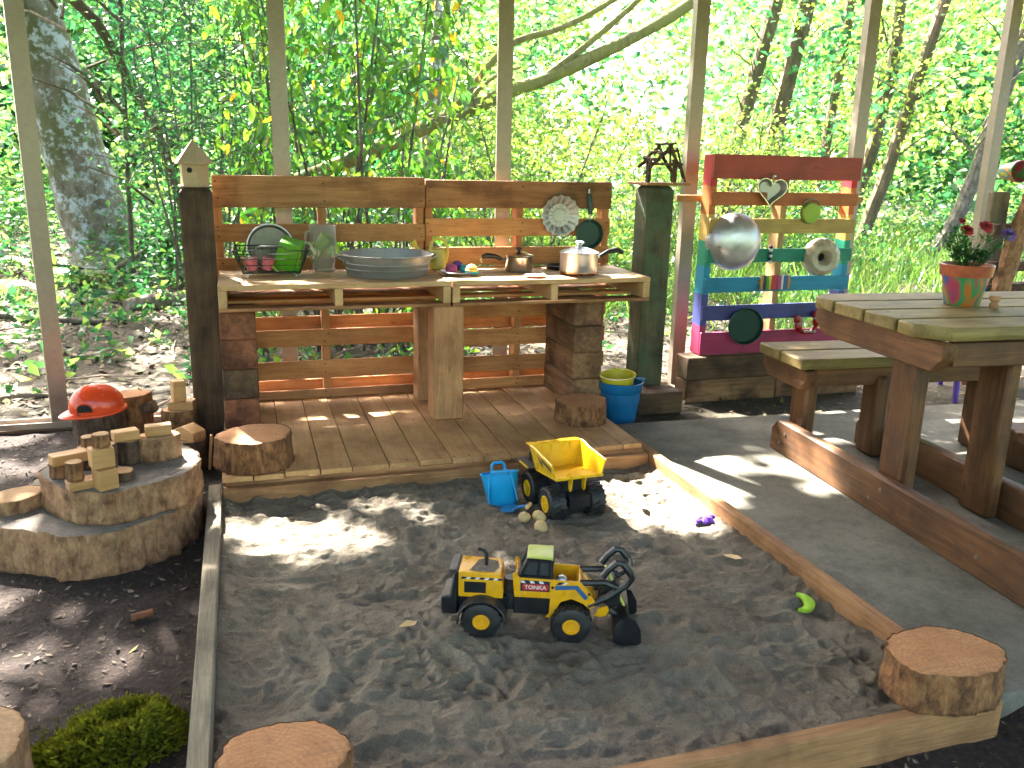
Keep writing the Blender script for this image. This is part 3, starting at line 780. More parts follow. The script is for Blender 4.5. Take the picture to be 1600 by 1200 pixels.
for k in range(4):
    y1 = -0.235 - k * 0.192; y0 = y1 - 0.178
    x0 = -0.035
    if k == 3: poly = [(x0, y1), (1.1, y1), (1.1, y0), (x0 + 0.09, y0), (x0, y0 + 0.09)]
    elif k == 0: poly = [(x0 + 0.06, y1), (1.1, y1), (1.1, y0), (x0, y0), (x0, y1 - 0.06)]
    else: poly = [(x0, y1), (1.1, y1), (1.1, y0), (x0, y0)]
    MB().prism(poly, 0.703, 0.75, 'Z').build('top_plank', M['tabletop'], pt, bevel=0.006, smooth=40)
board('apron', (0.58, -0.965, 0.655), (1.02, 0.04, 0.085), 'X', M['table'], pt, 0.004)
for k in range(2):
    y1 = 0.145 - k * 0.19
    board('bench_plank', (0.48, y1 - 0.088, 0.442), (1.0, 0.176, 0.047), 'X', M['tabletop'], pt, 0.006)
board('bench_apron', (0.52, -0.175, 0.375), (0.92, 0.04, 0.08), 'X', M['table'], pt, 0.004)

nb = MB()
for k in range(4):
    for xx in (0.03, 0.58):
        for dy in (-0.045, 0.045): nb.lathe([(0.006, 0), (0.006, 0.0008), (0.002, 0.0004)], 8, Matrix.Translation((xx + rng.uniform(-.006, .006), -0.235 - k * 0.192 - 0.089 + dy, 0.7502)))
for k in range(2):
    for dy in (-0.045, 0.045): nb.lathe([(0.006, 0), (0.006, 0.0008), (0.002, 0.0004)], 8, Matrix.Translation((0.03, 0.057 - k * 0.19 + dy, 0.4657)))
for yy, zz_ in ((-0.08, 0.05), (-0.12, 0.10), (-0.74, 0.05), (-0.80, 0.105), (-1.3, 0.07)): nb.lathe([(0.008, 0), (0.008, 0.002), (0.003, 0.003)], 8, Matrix.Translation((-0.0005, yy, zz_)) @ Matrix.Rotation(-PI / 2, 4, 'Y'))
nb.build('screw_heads', M['tray_metal'], pt)['kind'] = 'stuff'
lb = thing('low_bench', 'end of a low wooden bench at the right edge behind the table leg', 'bench', (3.24, -1.66, -0.05), R(-4))
board('bench_plank', (0.40, 0, 0.16), (0.8, 0.22, 0.05), 'X', M['table'], lb, 0.006)
for lx in (0.09, 0.7): board('bench_leg', (lx, 0, 0.068), (0.09, 0.16, 0.134), 'Z', M['table'], lb, 0.008)

# ---------------------------------------------------------------- purple chair behind the table
pc = thing('kids_chair', 'purple plastic kids chair on the ground behind the picnic table', 'chair', (4.08, -0.42, -0.08), R(15))
MB().prism([(-0.17, -0.15), (0.17, -0.15), (0.15, 0.15), (-0.15, 0.15)], 0.265, 0.285, 'Z').build('seat', M['purple'], pc, bevel=0.008, smooth=50)
for sx in (-1, 1):
    for sy in (-1, 1):
        MB().tube([(sx * 0.14, sy * 0.12, 0.27), (sx * 0.165, sy * 0.15, 0.0)], [0.02, 0.016], 8).build('leg', M['purple'], pc)
MB().prism([(-0.15, 0.28), (0.15, 0.28), (0.16, 0.5), (0.12, 0.56), (-0.12, 0.56), (-0.16, 0.5)], 0.13, 0.148, 'Y').build('backrest', M['purple'], pc, bevel=0.006, smooth=50)
for sx in (-1, 1): MB().tube([(sx * 0.15, 0.14, 0.28), (sx * 0.16, -0.02, 0.42), (sx * 0.155, -0.13, 0.285)], 0.014, 8).build('armrest', M['purple'], pc)

# ---------------------------------------------------------------- rustic frame at the right edge
rf = thing('rustic_frame', 'rustic frame of rough logs and rails behind the flower pot', 'frame', (4.48, -0.25, -0.16))
lr = random.Random(4)
def rough_log(pts, r0, r1, n=9, seed=1, k=10):
    q = random.Random(seed); A, B = Vector(pts[0]), Vector(pts[-1]); P_ = []; rs = []
    for i in range(k):
        f = i / (k - 1); p = A.lerp(B, f)
        P_.append(p + Vector((q.uniform(-1, 1), q.uniform(-1, 1), q.uniform(-.5, .5))) * r0 * 0.22 * (0 < i < k - 1)); rs.append((r0 + (r1 - r0) * f) * q.uniform(0.9, 1.12))
    return MB().tube(P_, rs, n)
rough_log([(-0.12, 0, 0), (0.24, 0.0, 1.5)], 0.06, 0.055, seed=2).build('log_post', M['bark_slab'], rf)
board('grey_post', (0.06, 0.13, 0.62), (0.13, 0.05, 1.24), 'Z', M['frame_grey'], rf, 0.006)
for z in (0.42, 0.66, 0.80, 1.02): rough_log([(-0.05, 0.05, z), (1.3, 0.02, z + 0.02)], 0.034, 0.03, seed=int(z * 50)).build('rail', M['bark_dark'], rf)
board('ledge', (0.6, 0.0, 0.52), (1.1, 0.12, 0.04), 'X', M['post_old'], rf, 0.004)
# ---------------------------------------------------------------- things on and round the pallet kitchen
CZ = 0.6625
RX90 = Matrix.Rotation(PI / 2, 4, 'X')
def ring(rx, ry, z, n=28, M_=None): return [(rx * math.cos(2 * PI * i / n), ry * math.sin(2 * PI * i / n), z) for i in range(n)]

# birdhouse
bh = thing('birdhouse', 'small six sided pale wooden birdhouse with pointed roof on dark post', 'birdhouse', (-0.062, -0.18, 1.058), R(12))
def hexa(r, z, ph=30): return [(r * math.cos(R(60 * i + ph)), r * math.sin(R(60 * i + ph)), z) for i in range(6)]
MB().add(hexa(0.078, 0) + hexa(0.078, 0.006), [tuple(range(6)), tuple(range(6, 12))] + [(i, (i + 1) % 6, 6 + (i + 1) % 6, 6 + i) for i in range(6)]).build('base', M['birdhouse'], bh, smooth=20)
for i in range(6):
    a, b = hexa(0.064, 0.006)[i], hexa(0.064, 0.006)[(i + 1) % 6]
    mid = Vector(((a[0] + b[0]) / 2, (a[1] + b[1]) / 2, 0)); ang = math.atan2(mid.y, mid.x)
    if i == 3:      # front wall is unpierced; the hole's shade is a dark disc on it
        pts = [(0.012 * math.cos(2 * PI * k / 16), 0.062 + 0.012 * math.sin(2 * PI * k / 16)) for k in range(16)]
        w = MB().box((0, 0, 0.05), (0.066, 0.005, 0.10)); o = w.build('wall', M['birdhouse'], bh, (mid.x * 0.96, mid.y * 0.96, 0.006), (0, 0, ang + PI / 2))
        MB().prism(pts, 0.0, 0.0015, 'Y').build('entrance_shade_disc', M['hole_shade_nails'], o, (0, -0.0042, 0.005))
    else: MB().box((0, 0, 0.05), (0.066, 0.005, 0.10)).build('wall', M['birdhouse'], bh, (mid.x * 0.96, mid.y * 0.96, 0.006), (0, 0, ang + PI / 2))
for i in range(6):
    a, b = Vector(hexa(0.088, 0.104)[i]), Vector(hexa(0.088, 0.104)[(i + 1) % 6]); ap = Vector((0, 0, 0.205)); dn = Vector((0, 0, -0.005))
    MB().add([a, b, ap, a + dn, b + dn, ap + dn], [(0, 1, 2), (3, 5, 4), (0, 3, 4, 1), (1, 4, 5, 2), (2, 5, 3, 0)]).build('roof_panel', M['birdhouse'], bh, smooth=0)

# twig house on the other post
th = thing('twig_house', 'little open house of dark twigs on a thin board atop greenish post', 'twig house', (2.225, -0.18, 1.093), R(8))
board('base_board', (0.0, 0, 0.007), (0.27, 0.19, 0.013), 'X', M['frame'], th, 0.002)
tq = random.Random(12)
def twig(a, b, r=0.008, n=5):
    A, B = Vector(a), Vector(b); P_ = [A.lerp(B, i / 4) + Vector((tq.uniform(-1, 1), tq.uniform(-1, 1), tq.uniform(-1, 1))) * 0.004 for i in range(5)]
    return MB().tube(P_, [r * tq.uniform(0.7, 1.15) for _ in P_], n).build('twig', M['bark_dark'], th)
for sx in (-0.085, 0.075):
    for k in range(3): twig((sx + 0.014 * k - 0.01, -0.05 + 0.03 * k, 0.013), (sx + 0.01 * k - 0.006, -0.05 + 0.03 * k, 0.115 + tq.uniform(0, 0.02)), 0.0085)
twig((-0.115, -0.06, 0.07), (0.035, -0.05, 0.205), 0.010); twig((0.115, -0.06, 0.035), (0.02, -0.05, 0.21), 0.010)
twig((-0.10, 0.05, 0.09), (0.03, 0.05, 0.20), 0.010); twig((0.11, 0.05, 0.06), (0.01, 0.05, 0.21), 0.009)
twig((-0.10, -0.055, 0.105), (0.10, -0.055, 0.108), 0.009); twig((-0.02, -0.07, 0.16), (-0.015, 0.07, 0.165), 0.010); twig((0.05, -0.07, 0.17), (0.045, 0.07, 0.165), 0.009)
twig((-0.06, -0.07, 0.13), (-0.055, 0.07, 0.135), 0.010); twig((0.028, -0.09, 0.208), (0.024, 0.08, 0.205), 0.009); twig((-0.14, -0.06, 0.055), (-0.04, -0.055, 0.125), 0.005)
twig((0.02, -0.05, 0.2), (0.05, -0.04, 0.02), 0.007); twig((0.06, -0.055, 0.19), (0.125, -0.06, 0.02), 0.006)

# wire basket
wb = thing('wire_basket', 'black wire dish basket on the left of the counter', 'basket', (0.25, -0.235, CZ), R(-2))
def rect(a, b, z, wave=0.0):
    P_ = []
    for x, y in ((-a, -b), (-a * .45, -b), (-a * .3, -b), (a * .3, -b), (a * .45, -b), (a, -b), (a, b), (a * .45, b), (-a * .45, b), (-a, b)):
        P_.append((x, y, z + (wave if abs(x) < a * 0.35 and y < 0 else 0)))
    return P_
MB().tube(rect(0.125, 0.095, 0.022), 0.003, 6, True).build('base_ring', M['wire'], wb)
rim_ = MB().tube(rect(0.165, 0.12, 0.125, 0.02), 0.0032, 6, True).build('rim_wire', M['wire'], wb)
for f in (0.35, 0.62, 0.85):
    MB().tube(rect(0.125 + 0.04 * f, 0.095 + 0.025 * f, 0.022 + 0.103 * f), 0.0018, 5, True).build('side_wire', M['wire'], wb)
mb = MB()
for i in range(9):
    u = -1 + 2 * i / 8
    mb.tube([(0.165 * u, 0.12, 0.125), (0.125 * u, 0.095, 0.022), (0.125 * u, -0.095, 0.022)] + ([(0.165 * u, -0.12, 0.125)] if i in (0, 1, 7, 8) else []), 0.0016, 5)
for i in range(7):
    u = -1 + 2 * i / 6
    mb.tube([(-0.165, 0.12 * u, 0.125), (-0.125, 0.095 * u, 0.022), (0.125, 0.095 * u, 0.022), (0.165, 0.12 * u, 0.125)], 0.0016, 5)
mb.build('wire_mesh', M['wire'], wb)
for sx in (-1, 1):
    for sy in (-1, 1): MB().lathe([(0.007, 0), (0.009, 0.004), (0.006, 0.02)], 10).build('foot', M['clear_white'], wb, (sx * 0.11, sy * 0.085, 0))
# cups and the tipped tub in the basket
def cup(label, loc, r, h, m, rot, ears=False):
    t = thing('cup', label, 'cup', loc, rot=rot)
    MB().lathe([(r * .72, 0), (r * .78, 0.002), (r, h), (r * .93, h), (r * .72, 0.005), (0.0, 0.005)], 20).build('body', m, t)
    MB().lathe([(r * 1.01, h * .9), (r * 1.06, h * .95), (r * 1.01, h)], 20).build('rim', M['clear_white'], t)
    return t
cup('pink cup nearest the left end of the wire basket', (0.165, -0.262, CZ + 0.030), 0.030, 0.058, M['pink'], (R(6), R(-8), 0))
cup('pink cup in the wire basket beside the green tub', (0.226, -0.265, CZ + 0.030), 0.029, 0.060, M['pink'], (R(4), R(14), 0))
gt = thing('green_tub', 'bright green plastic tub tipped up in the wire basket', 'tub', (0.322, -0.215, CZ + 0.036), rot=(R(20), R(16), R(-12)))
def tubshape(a, b, h, k, tk=0.004):
    outer = lambda s, z: [(sx * a * s, sy * b * s, z) for sx, sy in ((-1, -1), (1, -1), (1, 1), (-1, 1))]
    vs_ = outer(k, 0) + outer(1, h) + [(p[0] * .95, p[1] * .95, p[2]) for p in outer(1, h)] + [(p[0] * .93, p[1] * .93, tk) for p in outer(k, 0)]
    fs_ = [(3, 2, 1, 0)] + [(i, (i + 1) % 4, 4 + (i + 1) % 4, 4 + i) for i in range(4)] + [(4 + i, 4 + (i + 1) % 4, 8 + (i + 1) % 4, 8 + i) for i in range(4)] + [(8 + i, 8 + (i + 1) % 4, 12 + (i + 1) % 4, 12 + i) for i in range(4)] + [(12, 13, 14, 15)]
    return MB().add(vs_, fs_)
tubshape(0.062, 0.045, 0.135, 0.8).build('body', M['green'], gt, (0, 0, 0.135), (PI, 0, 0), 0.008, 50, 2)
MB().tube([(-0.045, -0.05, 0.0), (-0.06, -0.07, 0.02), (-0.02, -0.075, -0.002)], 0.006, 7).build('handle', M['lime'], gt)

# round tray leaning on the slats
rt_ = thing('round_tray', 'round tarnished baking tray leaning on the slats behind wire basket', 'tray', (0.255, -0.078, CZ + 0.003), rot=(R(-12), 0, R(4)))
MB().lathe([(0.0, 0.0), (0.096, 0.0), (0.103, -0.016), (0.109, -0.017), (0.107, -0.014), (0.098, 0.004), (0.0, 0.004)], 40, Matrix.Translation((0, 0, 0.109)) @ Matrix.Rotation(PI / 2, 4, 'X') @ Matrix.Scale(-1, 4, (0, 0, 1))).build('dish', M['tray_metal'], rt_)
MB().tube([(p[0] * 0.109, -0.017, 0.109 + p[1] * 0.109) for p in ring(1, 1, 0, 40)], 0.0035, 6, True).build('rolled_rim', M['steel_dull'], rt_)

# clear pitcher with a lime scoop in it
pit = thing('pitcher', 'tall clear plastic pitcher standing on the counter left of the tub', 'pitcher', (0.495, -0.14, CZ))
MB().lathe([(0.052, 0.0), (0.054, 0.003), (0.066, 0.218), (0.069, 0.222), (0.0655, 0.222), (0.062, 0.215), (0.050, 0.008), (0.0, 0.008)], 28).build('body', M['clear'], pit)
MB().tube([(0.062, 0.0, 0.19), (0.088, 0.0, 0.185), (0.09, 0, 0.10), (0.058, 0, 0.05)], 0.006, 8).build('handle', M['clear'], pit, rot=(0, 0, R(150)))
ls = thing('lime_cup', 'lime green cup tilted inside the clear pitcher', 'cup', (0.49, -0.14, CZ + 0.135), rot=(R(20), R(38), 0))
MB().lathe([(0.026, -0.03), (0.028, -0.028), (0.036, 0.045), (0.033, 0.045), (0.025, -0.026), (0, -0.026)], 20).build('body', M['lime'], ls)
MB().tube([(0.02, 0, -0.02), (0.03, 0, -0.06), (0.03, 0, -0.115)], 0.005, 7).build('handle', M['lime'], ls)

# galvanised tub
gz = thing('galvanised_tub', 'wide shallow galvanised metal tub on the counter', 'tub', (0.782, -0.262, CZ))
MB().lathe([(0.187, 0.0), (0.19, 0.002), (0.197, 0.03), (0.2005, 0.034), (0.198, 0.038), (0.204, 0.056), (0.2065, 0.06), (0.205, 0.064), (0.216, 0.098), (0.212, 0.098), (0.198, 0.05), (0.186, 0.005), (0.0, 0.005)], 64).build('body', M['zinc'], gz)
MB().tube(ring(0.2175, 0.2175, 0.098, 64), 0.0045, 8, True).build('rolled_rim', M['zinc'], gz)
for a in (PI * 0.98, 0.06):
    c_, s_ = math.cos(a), math.sin(a)
    pts = [(0.205, -0.03, 0.07), (0.226, -0.03, 0.08), (0.238, -0.018, 0.088), (0.238, 0.018, 0.088), (0.226, 0.03, 0.08), (0.205, 0.03, 0.07)]
    MB().tube([(p[0] * c_ - p[1] * s_, p[0] * s_ + p[1] * c_, p[2]) for p in pts], 0.004, 7).build('handle', M['zinc'], gz)

# watering can
wc = thing('watering_can', 'yellow plastic watering can behind the galvanised tub', 'watering can', (1.062, -0.095, CZ), R(-8))
MB().lathe([(0.042, 0), (0.045, 0.004), (0.043, 0.075), (0.037, 0.098), (0.030, 0.098), (0.034, 0.075), (0.0, 0.072)], 24).build('body', M['paleyellow'], wc)
MB().tube([(-0.035, 0, 0.03), (-0.075, 0, 0.075), (-0.112, 0, 0.118)], [0.014, 0.011, 0.009], 10).build('spout', M['paleyellow'], wc)
MB().lathe([(0.010, 0), (0.022, 0.028), (0.020, 0.030), (0.0, 0.031)], 16, Matrix.Translation((-0.108, 0, 0.113)) @ Matrix.Rotation(R(-42), 4, 'Y')).build('rose', M['paleyellow'], wc)
MB().tube([(-0.035, 0, 0.088), (-0.03, 0, 0.13), (0.0, 0, 0.155), (0.035, 0, 0.145), (0.052, 0, 0.11), (0.05, 0, 0.07), (0.042, 0, 0.03)], 0.0085, 9).build('handle', M['paleyellow'], wc)

# tin plate with toy food
pl = thing('tin_plate', 'dented tin plate of toys at the front of the counter', 'plate', (1.115, -0.345, CZ))
MB().lathe([(0.055, 0), (0.058, 0.001), (0.088, 0.019), (0.093, 0.02), (0.091, 0.022), (0.056, 0.005), (0, 0.004)], 36).build('dish', M['tin'], pl)
def lump(name, label, loc, r, m, seed, squash=0.85):
    q = random.Random(seed)
    mb = MB().ball((0, 0, 0), (r, r, r * squash), 16, 10)
    mb.v = [tuple(c * (1 + 0.09 * math.sin(9 * p[0] / r + seed) * math.sin(8 * p[1] / r) * math.cos(7 * p[2] / r)) for c in p) for p in mb.v]
    return tag(mb.build(name, m, None, loc, (0, 0, q.uniform(0, 6))), label, 'toy', 'toys on the tin plate')
lump('toy_ball', 'knobbly magenta ball on the tin plate', (1.075, -0.352, CZ + 0.032), 0.029, M['magenta'], 1)
lump('toy_ball', 'knobbly violet ball at the back of the tin plate', (1.118, -0.292, CZ + 0.040), 0.028, M['violet'], 2)
lump('toy_ball', 'small teal ball on the tin plate by the yellow cupcake', (1.140, -0.337, CZ + 0.028), 0.021, M['teal'], 3, 1.1)
cc = thing('toy_cupcake', 'yellow toy cupcake with teal foot on the tin plate', 'toy', (1.166, -0.388, CZ + 0.0125), 0, 'toys on the tin plate')
MB().lathe([(0.030, 0), (0.036, 0.006), (0.034, 0.012), (0, 0.012)], 20).build('foot', M['teal'], cc)
MB().lathe([(0.030, 0.012), (0.033, 0.018), (0.024, 0.028), (0.026, 0.032), (0.014, 0.042), (0, 0.046)], 18).build('top', M['paleyellow'], cc)

# saucepans
def saucepan(label, loc, r, h, body, hdir, hl, hz, knob, base=None, group=None):
    t = thing('saucepan', label, 'saucepan', loc, 0, group)
    MB().lathe([(r * .90, 0), (r * .96, 0.003), (r, 0.012), (r, h - 0.006), (r * 1.04, h), (r * .97, h), (r * .95, 0.01), (0, 0.008)], 44).build('body', body, t)
    if base: MB().lathe([(r * .905, -0.0008), (r * .975, 0.003), (r * 1.006, 0.014), (r * 1.002, 0.016), (0, 0.001)], 44).build('base', base, t)
    lid = MB().lathe([(r * 1.03, h + 0.001), (r * 1.05, h + 0.004), (r * 0.97, h + 0.007), (r * .8, h + r * .14), (r * .45, h + r * .26), (r * .15, h + r * .30), (0, h + r * .30)], 44).build('lid', body, t)
    MB().lathe([(r * .10, h + r * .29), (r * .13, h + r * .36), (r * .11, h + r * .42), (r * .24, h + r * .50), (r * .25, h + r * .56), (r * .14, h + r * .62), (0, h + r * .63)], 18).build('knob', knob, lid)
    hd = Vector(hdir).normalized()
    p = [hd * (r * .98) + Vector((0, 0, h * .78)), hd * (r + 0.03) + Vector((0, 0, h * .80))]
    MB().tube(p, 0.0065, 8).build('bracket', body, t)
    q = [hd * (r + 0.022) + Vector((0, 0, h * .80)), hd * (r + hl * .45) + Vector((0, 0, h * .8 + hz * .75)), hd * (r + hl * .8) + Vector((0, 0, h * .8 + hz)), hd * (r + hl) + Vector((0, 0, h * .8 + hz * .55))]
    hb = MB().tube(q, [0.0095, 0.0125, 0.0145, 0.010], 10).build('handle', M['black'], t)
    MB().tube([q[3] + Vector((0, 0, -0.002)) + hd * 0.002, q[3] + hd * 0.010 + Vector((0, 0, -0.012)), q[3] + hd * 0.002 + Vector((0, 0, -0.026))], 0.002, 6).build('hanging_ring', M['steel'], hb)
    return t
saucepan('small shiny lidded saucepan with black knob and black handle', (1.445, -0.25, CZ), 0.068, 0.078, M['steel'], (-1, 0.05, 0), 0.12, 0.018, M['black'], group='saucepans')
saucepan('large brushed lidded saucepan with metal knob and copper base', (1.718, -0.375, CZ), 0.094, 0.105, M['steel_dull'], (1, 0.12, 0), 0.155, 0.03, M['steel_dull'], M['copper'], 'saucepans')
t = thing('black_dish', 'flat black round dish behind the large saucepan', 'dish', (1.705, -0.175, CZ))
MB().lathe([(0.078, 0), (0.082, 0.003), (0.088, 0.02), (0.083, 0.02), (0.076, 0.006), (0, 0.006)], 36).build('dish', M['pan_black'], t)
t = thing('pink_saucer', 'small pink saucer on the sunny front edge of the counter', 'saucer', (1.462, -0.462, CZ))
MB().lathe([(0.03, 0), (0.034, 0.001), (0.053, 0.008), (0.055, 0.010), (0.052, 0.011), (0.03, 0.005), (0, 0.005)], 32).build('dish', M['pink'], t)
MB().tube(ring(0.0545, 0.0545, 0.0105, 32), 0.0014, 5, True).build('rim', M['steel'], t)

# things hanging on the right hand slats
YF = -0.0195
def flat_turn(prof, n=40, wob=None): return MB().lathe(prof, n, RX90, wob)      # axis towards the viewer (-Y)
tt = thing('tart_tin', 'shallow fluted tart tin hung on the upper slats', 'tart tin', (1.735, YF - 0.002, 0.925))
flut = lambda a, k: 1 + (0.035 if k in (2, 3, 4, 5) else 0) * math.cos(16 * a)
flat_turn([(0.0, 0.0), (0.062, 0.0), (0.098, 0.026), (0.104, 0.027), (0.104, 0.029), (0.096, 0.028), (0.060, 0.003), (0.0, 0.003)], 128, flut).build('dish', M['tin'], tt)
MB().tube([(p[0] * 0.036, -0.004, p[1] * 0.036) for p in ring(1, 1, 0, 26)], 0.0016, 5, True).build('pressed_ring', M['tin'], tt)
MB().tube([(0, 0, 0.10), (0, -0.012, 0.112)], 0.003, 6).build('nail', M['steel_dull'], tt)
fp = thing('frying_pan', 'dark green frying pan hung by its handle on the slats', 'frying pan', (1.902, YF - 0.003, 0.828))
flat_turn([(0.0, 0.0), (0.066, 0.0), (0.076, 0.026), (0.0785, 0.027), (0.075, 0.028), (0.064, 0.004), (0, 0.004)], 40).build('pan', M['pan_green'], fp)
MB().tube([(0, -0.018, 0.072), (-0.001, -0.022, 0.11)], [0.008, 0.007], 8).build('bracket', M['steel_dull'], fp)
MB().tube([(-0.001, -0.022, 0.105), (-0.003, -0.020, 0.15), (-0.006, -0.016, 0.20), (-0.007, -0.014, 0.212)], [0.010, 0.0135, 0.012, 0.007], 10).build('handle', M['pan_green'], fp)
MB().tube([(-0.007, -0.012, 0.21), (-0.008, -0.010, 0.232)], 0.004, 6).build('hanging_loop', M['steel_dull'], fp)
board('nail', (-0.008, -0.008, 0.231), (0.005, 0.022, 0.005), 'Y', M['steel_dull'], fp, 0.0)

# buckets beside the pillar
bb = thing('blue_bucket', 'deep blue plastic bucket beside the timber pillar', 'bucket', (1.945, -0.455, -0.085), R(10))
MB().lathe([(0.082, 0), (0.085, 0.003), (0.098, 0.10), (0.1, 0.102), (0.102, 0.15), (0.107, 0.155), (0.116, 0.205), (0.119, 0.207), (0.113, 0.209), (0.098, 0.15), (0.08, 0.006), (0, 0.006)], 40).build('body', M['bucket_blue'], bb)
MB().prism([(0.10, -0.03), (0.148, -0.012), (0.148, 0.012), (0.10, 0.03)], 0.196, 0.208, 'Z').build('pouring_lip', M['bucket_blue'], bb, bevel=0.003)
yb = thing('yellow_bucket', 'yellow plastic bucket nested in the blue bucket', 'bucket', (1.930, -0.452, 0.035), rot=(R(3), R(-4), 0))
MB().lathe([(0.066, 0), (0.068, 0.003), (0.088, 0.115), (0.096, 0.118), (0.097, 0.121), (0.086, 0.122), (0.066, 0.008), (0, 0.008)], 40).build('body', M['bucket_yellow'], yb)
MB().tube([(0.093 * math.cos(a), 0.093 * math.sin(a), 0.121 + 0.004 * math.sin(a * 2)) for a in [PI * k / 20 for k in range(21)]], 0.0024, 6).build('wire_handle', M['bucket_yellow'], yb)

# ---------------------------------------------------------------- things hung on the rainbow pallet
YR = -0.2185
def hang(name, label, cat, x, z, dy=0.0, rot=(0, 0, 0)): return thing(name, label, cat, (x, YR - dy, z), rot=rot)
def heart(s, n=40):
    P_ = []
    for i in range(n):
        a = 2 * PI * i / n
        P_.append((s * 16 * math.sin(a) ** 3 / 16, s * (13 * math.cos(a) - 5 * math.cos(2 * a) - 2 * math.cos(3 * a) - math.cos(4 * a)) / 16))
    return P_
h_ = hang('heart_tin', 'fluted heart shaped metal tin on the orange and red slats', 'tin', 2.868, 1.075, 0.001, (0, R(4), R(-14)))
hb = MB()
o1, o2 = heart(0.078), heart(0.058)
n = len(o1)
vs_ = [(p[0], 0.0, p[1]) for p in o2] + [(p[0], -0.035, p[1]) for p in o1] + [(p[0] * 1.04, -0.037, p[1] * 1.04) for p in o1] + [(p[0] * 1.02, -0.02, p[1] * 1.02) for p in o1]
fs_ = [tuple(range(n))] + [(k * n + i, k * n + (i + 1) % n, (k + 1) * n + (i + 1) % n, (k + 1) * n + i) for k in range(3) for i in range(n)]
hb.add(vs_, fs_).build('dish', M['tin'], h_)
MB().tube([(p[0] * 1.04, -0.037, p[1] * 1.04) for p in o1], 0.0035, 6, True).build('rim', M['steel'], h_)
MB().ball((0, -0.036, 0.075), 0.013, 12, 8).build('hanging_knob', M['steel'], h_)
b_ = hang('steel_bowl', 'large shiny steel bowl hung bottom out on the yellow and green slats', 'bowl', 2.672, 0.80, 0.001, (0, 0, R(-12)))
flat_turn([(0.150, 0.0), (0.156, 0.002), (0.150, 0.012), (0.128, 0.05), (0.09, 0.078), (0.045, 0.090), (0.0, 0.092)], 48).build('shell', M['steel_dull'], b_)
g_ = hang('lime_tin', 'small lime green lidded tin between the orange and yellow slats', 'tin', 3.135, 0.955, 0.0)
flat_turn([(0.052, 0), (0.056, 0.004), (0.056, 0.022), (0.051, 0.026), (0, 0.027)], 28).build('lid', M['lime'], g_)
MB().tube([(0.05 * math.cos(a), -0.012, 0.045 + 0.03 * math.sin(a)) for a in [PI * k / 12 for k in range(13)]], 0.004, 6).build('loop', M['tray_metal'], g_)
MB().tube([(p[0] * 0.057, -0.003, p[1] * 0.057) for p in ring(1, 1, 0, 26)], 0.004, 6, True).build('backing_ring', M['tray_metal'], g_)
bp = hang('bundt_pan', 'cream fluted ring cake pan on the green slat', 'cake pan', 3.235, 0.712, 0.0, (0, 0, R(-14)))
def bwob(a, k): return 1 + (0.03 if k in (2, 3, 4) else 0.0) * math.cos(14 * a + k * 0.5)
flat_turn([(0.100, 0.0), (0.106, 0.002), (0.104, 0.02), (0.094, 0.052), (0.070, 0.072), (0.045, 0.068), (0.028, 0.045), (0.022, 0.0)], 84, bwob).build('shell', M['enamel_cream'], bp)
flat_turn([(0.0, 0.003), (0.024, 0.003), (0.024, 0.005), (0.0, 0.005)], 20).build('centre_shade_disc', M['hole_shade_nails'], bp)  # dark disc painted as the shade inside the open centre
gp = hang('round_pan', 'round dark green pan on the indigo and crimson slats', 'pan', 2.785, 0.335, 0.0, (0, 0, R(-8)))
flat_turn([(0.090, 0), (0.094, 0.004), (0.101, 0.030), (0.104, 0.031), (0.100, 0.033), (0.092, 0.012), (0.0, 0.011)], 44).build('pan', M['pan_green'], gp)
rd = hang('red_rattle', 'glossy red double handled toy on the crimson slat', 'toy', 3.185, 0.325, 0.0)
for sx, sz in ((-0.065, 0.012), (0.052, 0.035)):
    hb_ = MB().lathe([(0.012, -0.04), (0.024, -0.02), (0.020, 0.0), (0.026, 0.02), (0.022, 0.042), (0.008, 0.05)], 16).build('handle', M['red_glaze'], rd, (sx, -0.028, sz), (R(-10), R(8 if sx > 0 else -6), 0))
    MB().lathe([(0.0255, 0.0), (0.0275, 0.004), (0.0255, 0.008)], 16).build('band', M['tin'], hb_)
MB().tube([(-0.06, -0.03, -0.015), (-0.03, -0.035, -0.035), (0.02, -0.035, -0.037), (0.055, -0.03, 0.0)], 0.013, 10).build('crossbar', M['red_glaze'], rd)
for k in range(4): MB().ball((-0.03 + 0.022 * k, -0.045, -0.03), 0.009, 10, 7).build('bell', M['tin'], rd)
gl = hang('glass_mould', 'clear ribbed glass mould on the right end of the indigo slat', 'mould', 3.335, 0.395, 0.0, (0, 0, R(-20)))
flat_turn([(0.055, 0.0), (0.058, 0.004), (0.052, 0.022), (0.042, 0.05), (0.03, 0.056), (0.0, 0.056)], 60, lambda a, k: 1 + 0.05 * (k in (1, 2, 3)) * math.cos(12 * a)).build('shell', M['clear'], gl)
flat_turn([(0.0, 0.0), (0.05, 0.0), (0.05, 0.003), (0.0, 0.004)], 30).build('backing', M['tin'], gl)
for k, (c_, w) in enumerate(((M['raw'], 0.022), (M['decal_dark'], 0.018), (M['green'], 0.018), (M['paleyellow'], 0.014), (M['decal_red'], 0.036), (M['magenta'], 0.026), (M['decal_white'], 0.016), (M['decal_blue'], 0.026), (M['raw'], 0.018))):
    if k == 0:
        xs = thing('wooden_chimes', 'row of small coloured wooden bars hung on the blue slat', 'chimes', (2.855, YR, 0.575)); xx = 0
        board('mounting_strip', (0.10, -0.004, 0.0), (0.215, 0.006, 0.02), 'X', M['raw'], xs, 0.001)
    board('bar', (xx + w / 2, -0.012, 0), (w - 0.002, 0.01, 0.082 - 0.002 * (k % 3)), 'Z', c_, xs, 0.002); xx += w
bs_ = thing('bead_string', 'short string of dark and white beads on the green slat', 'beads', (2.905, YR, 0.735))
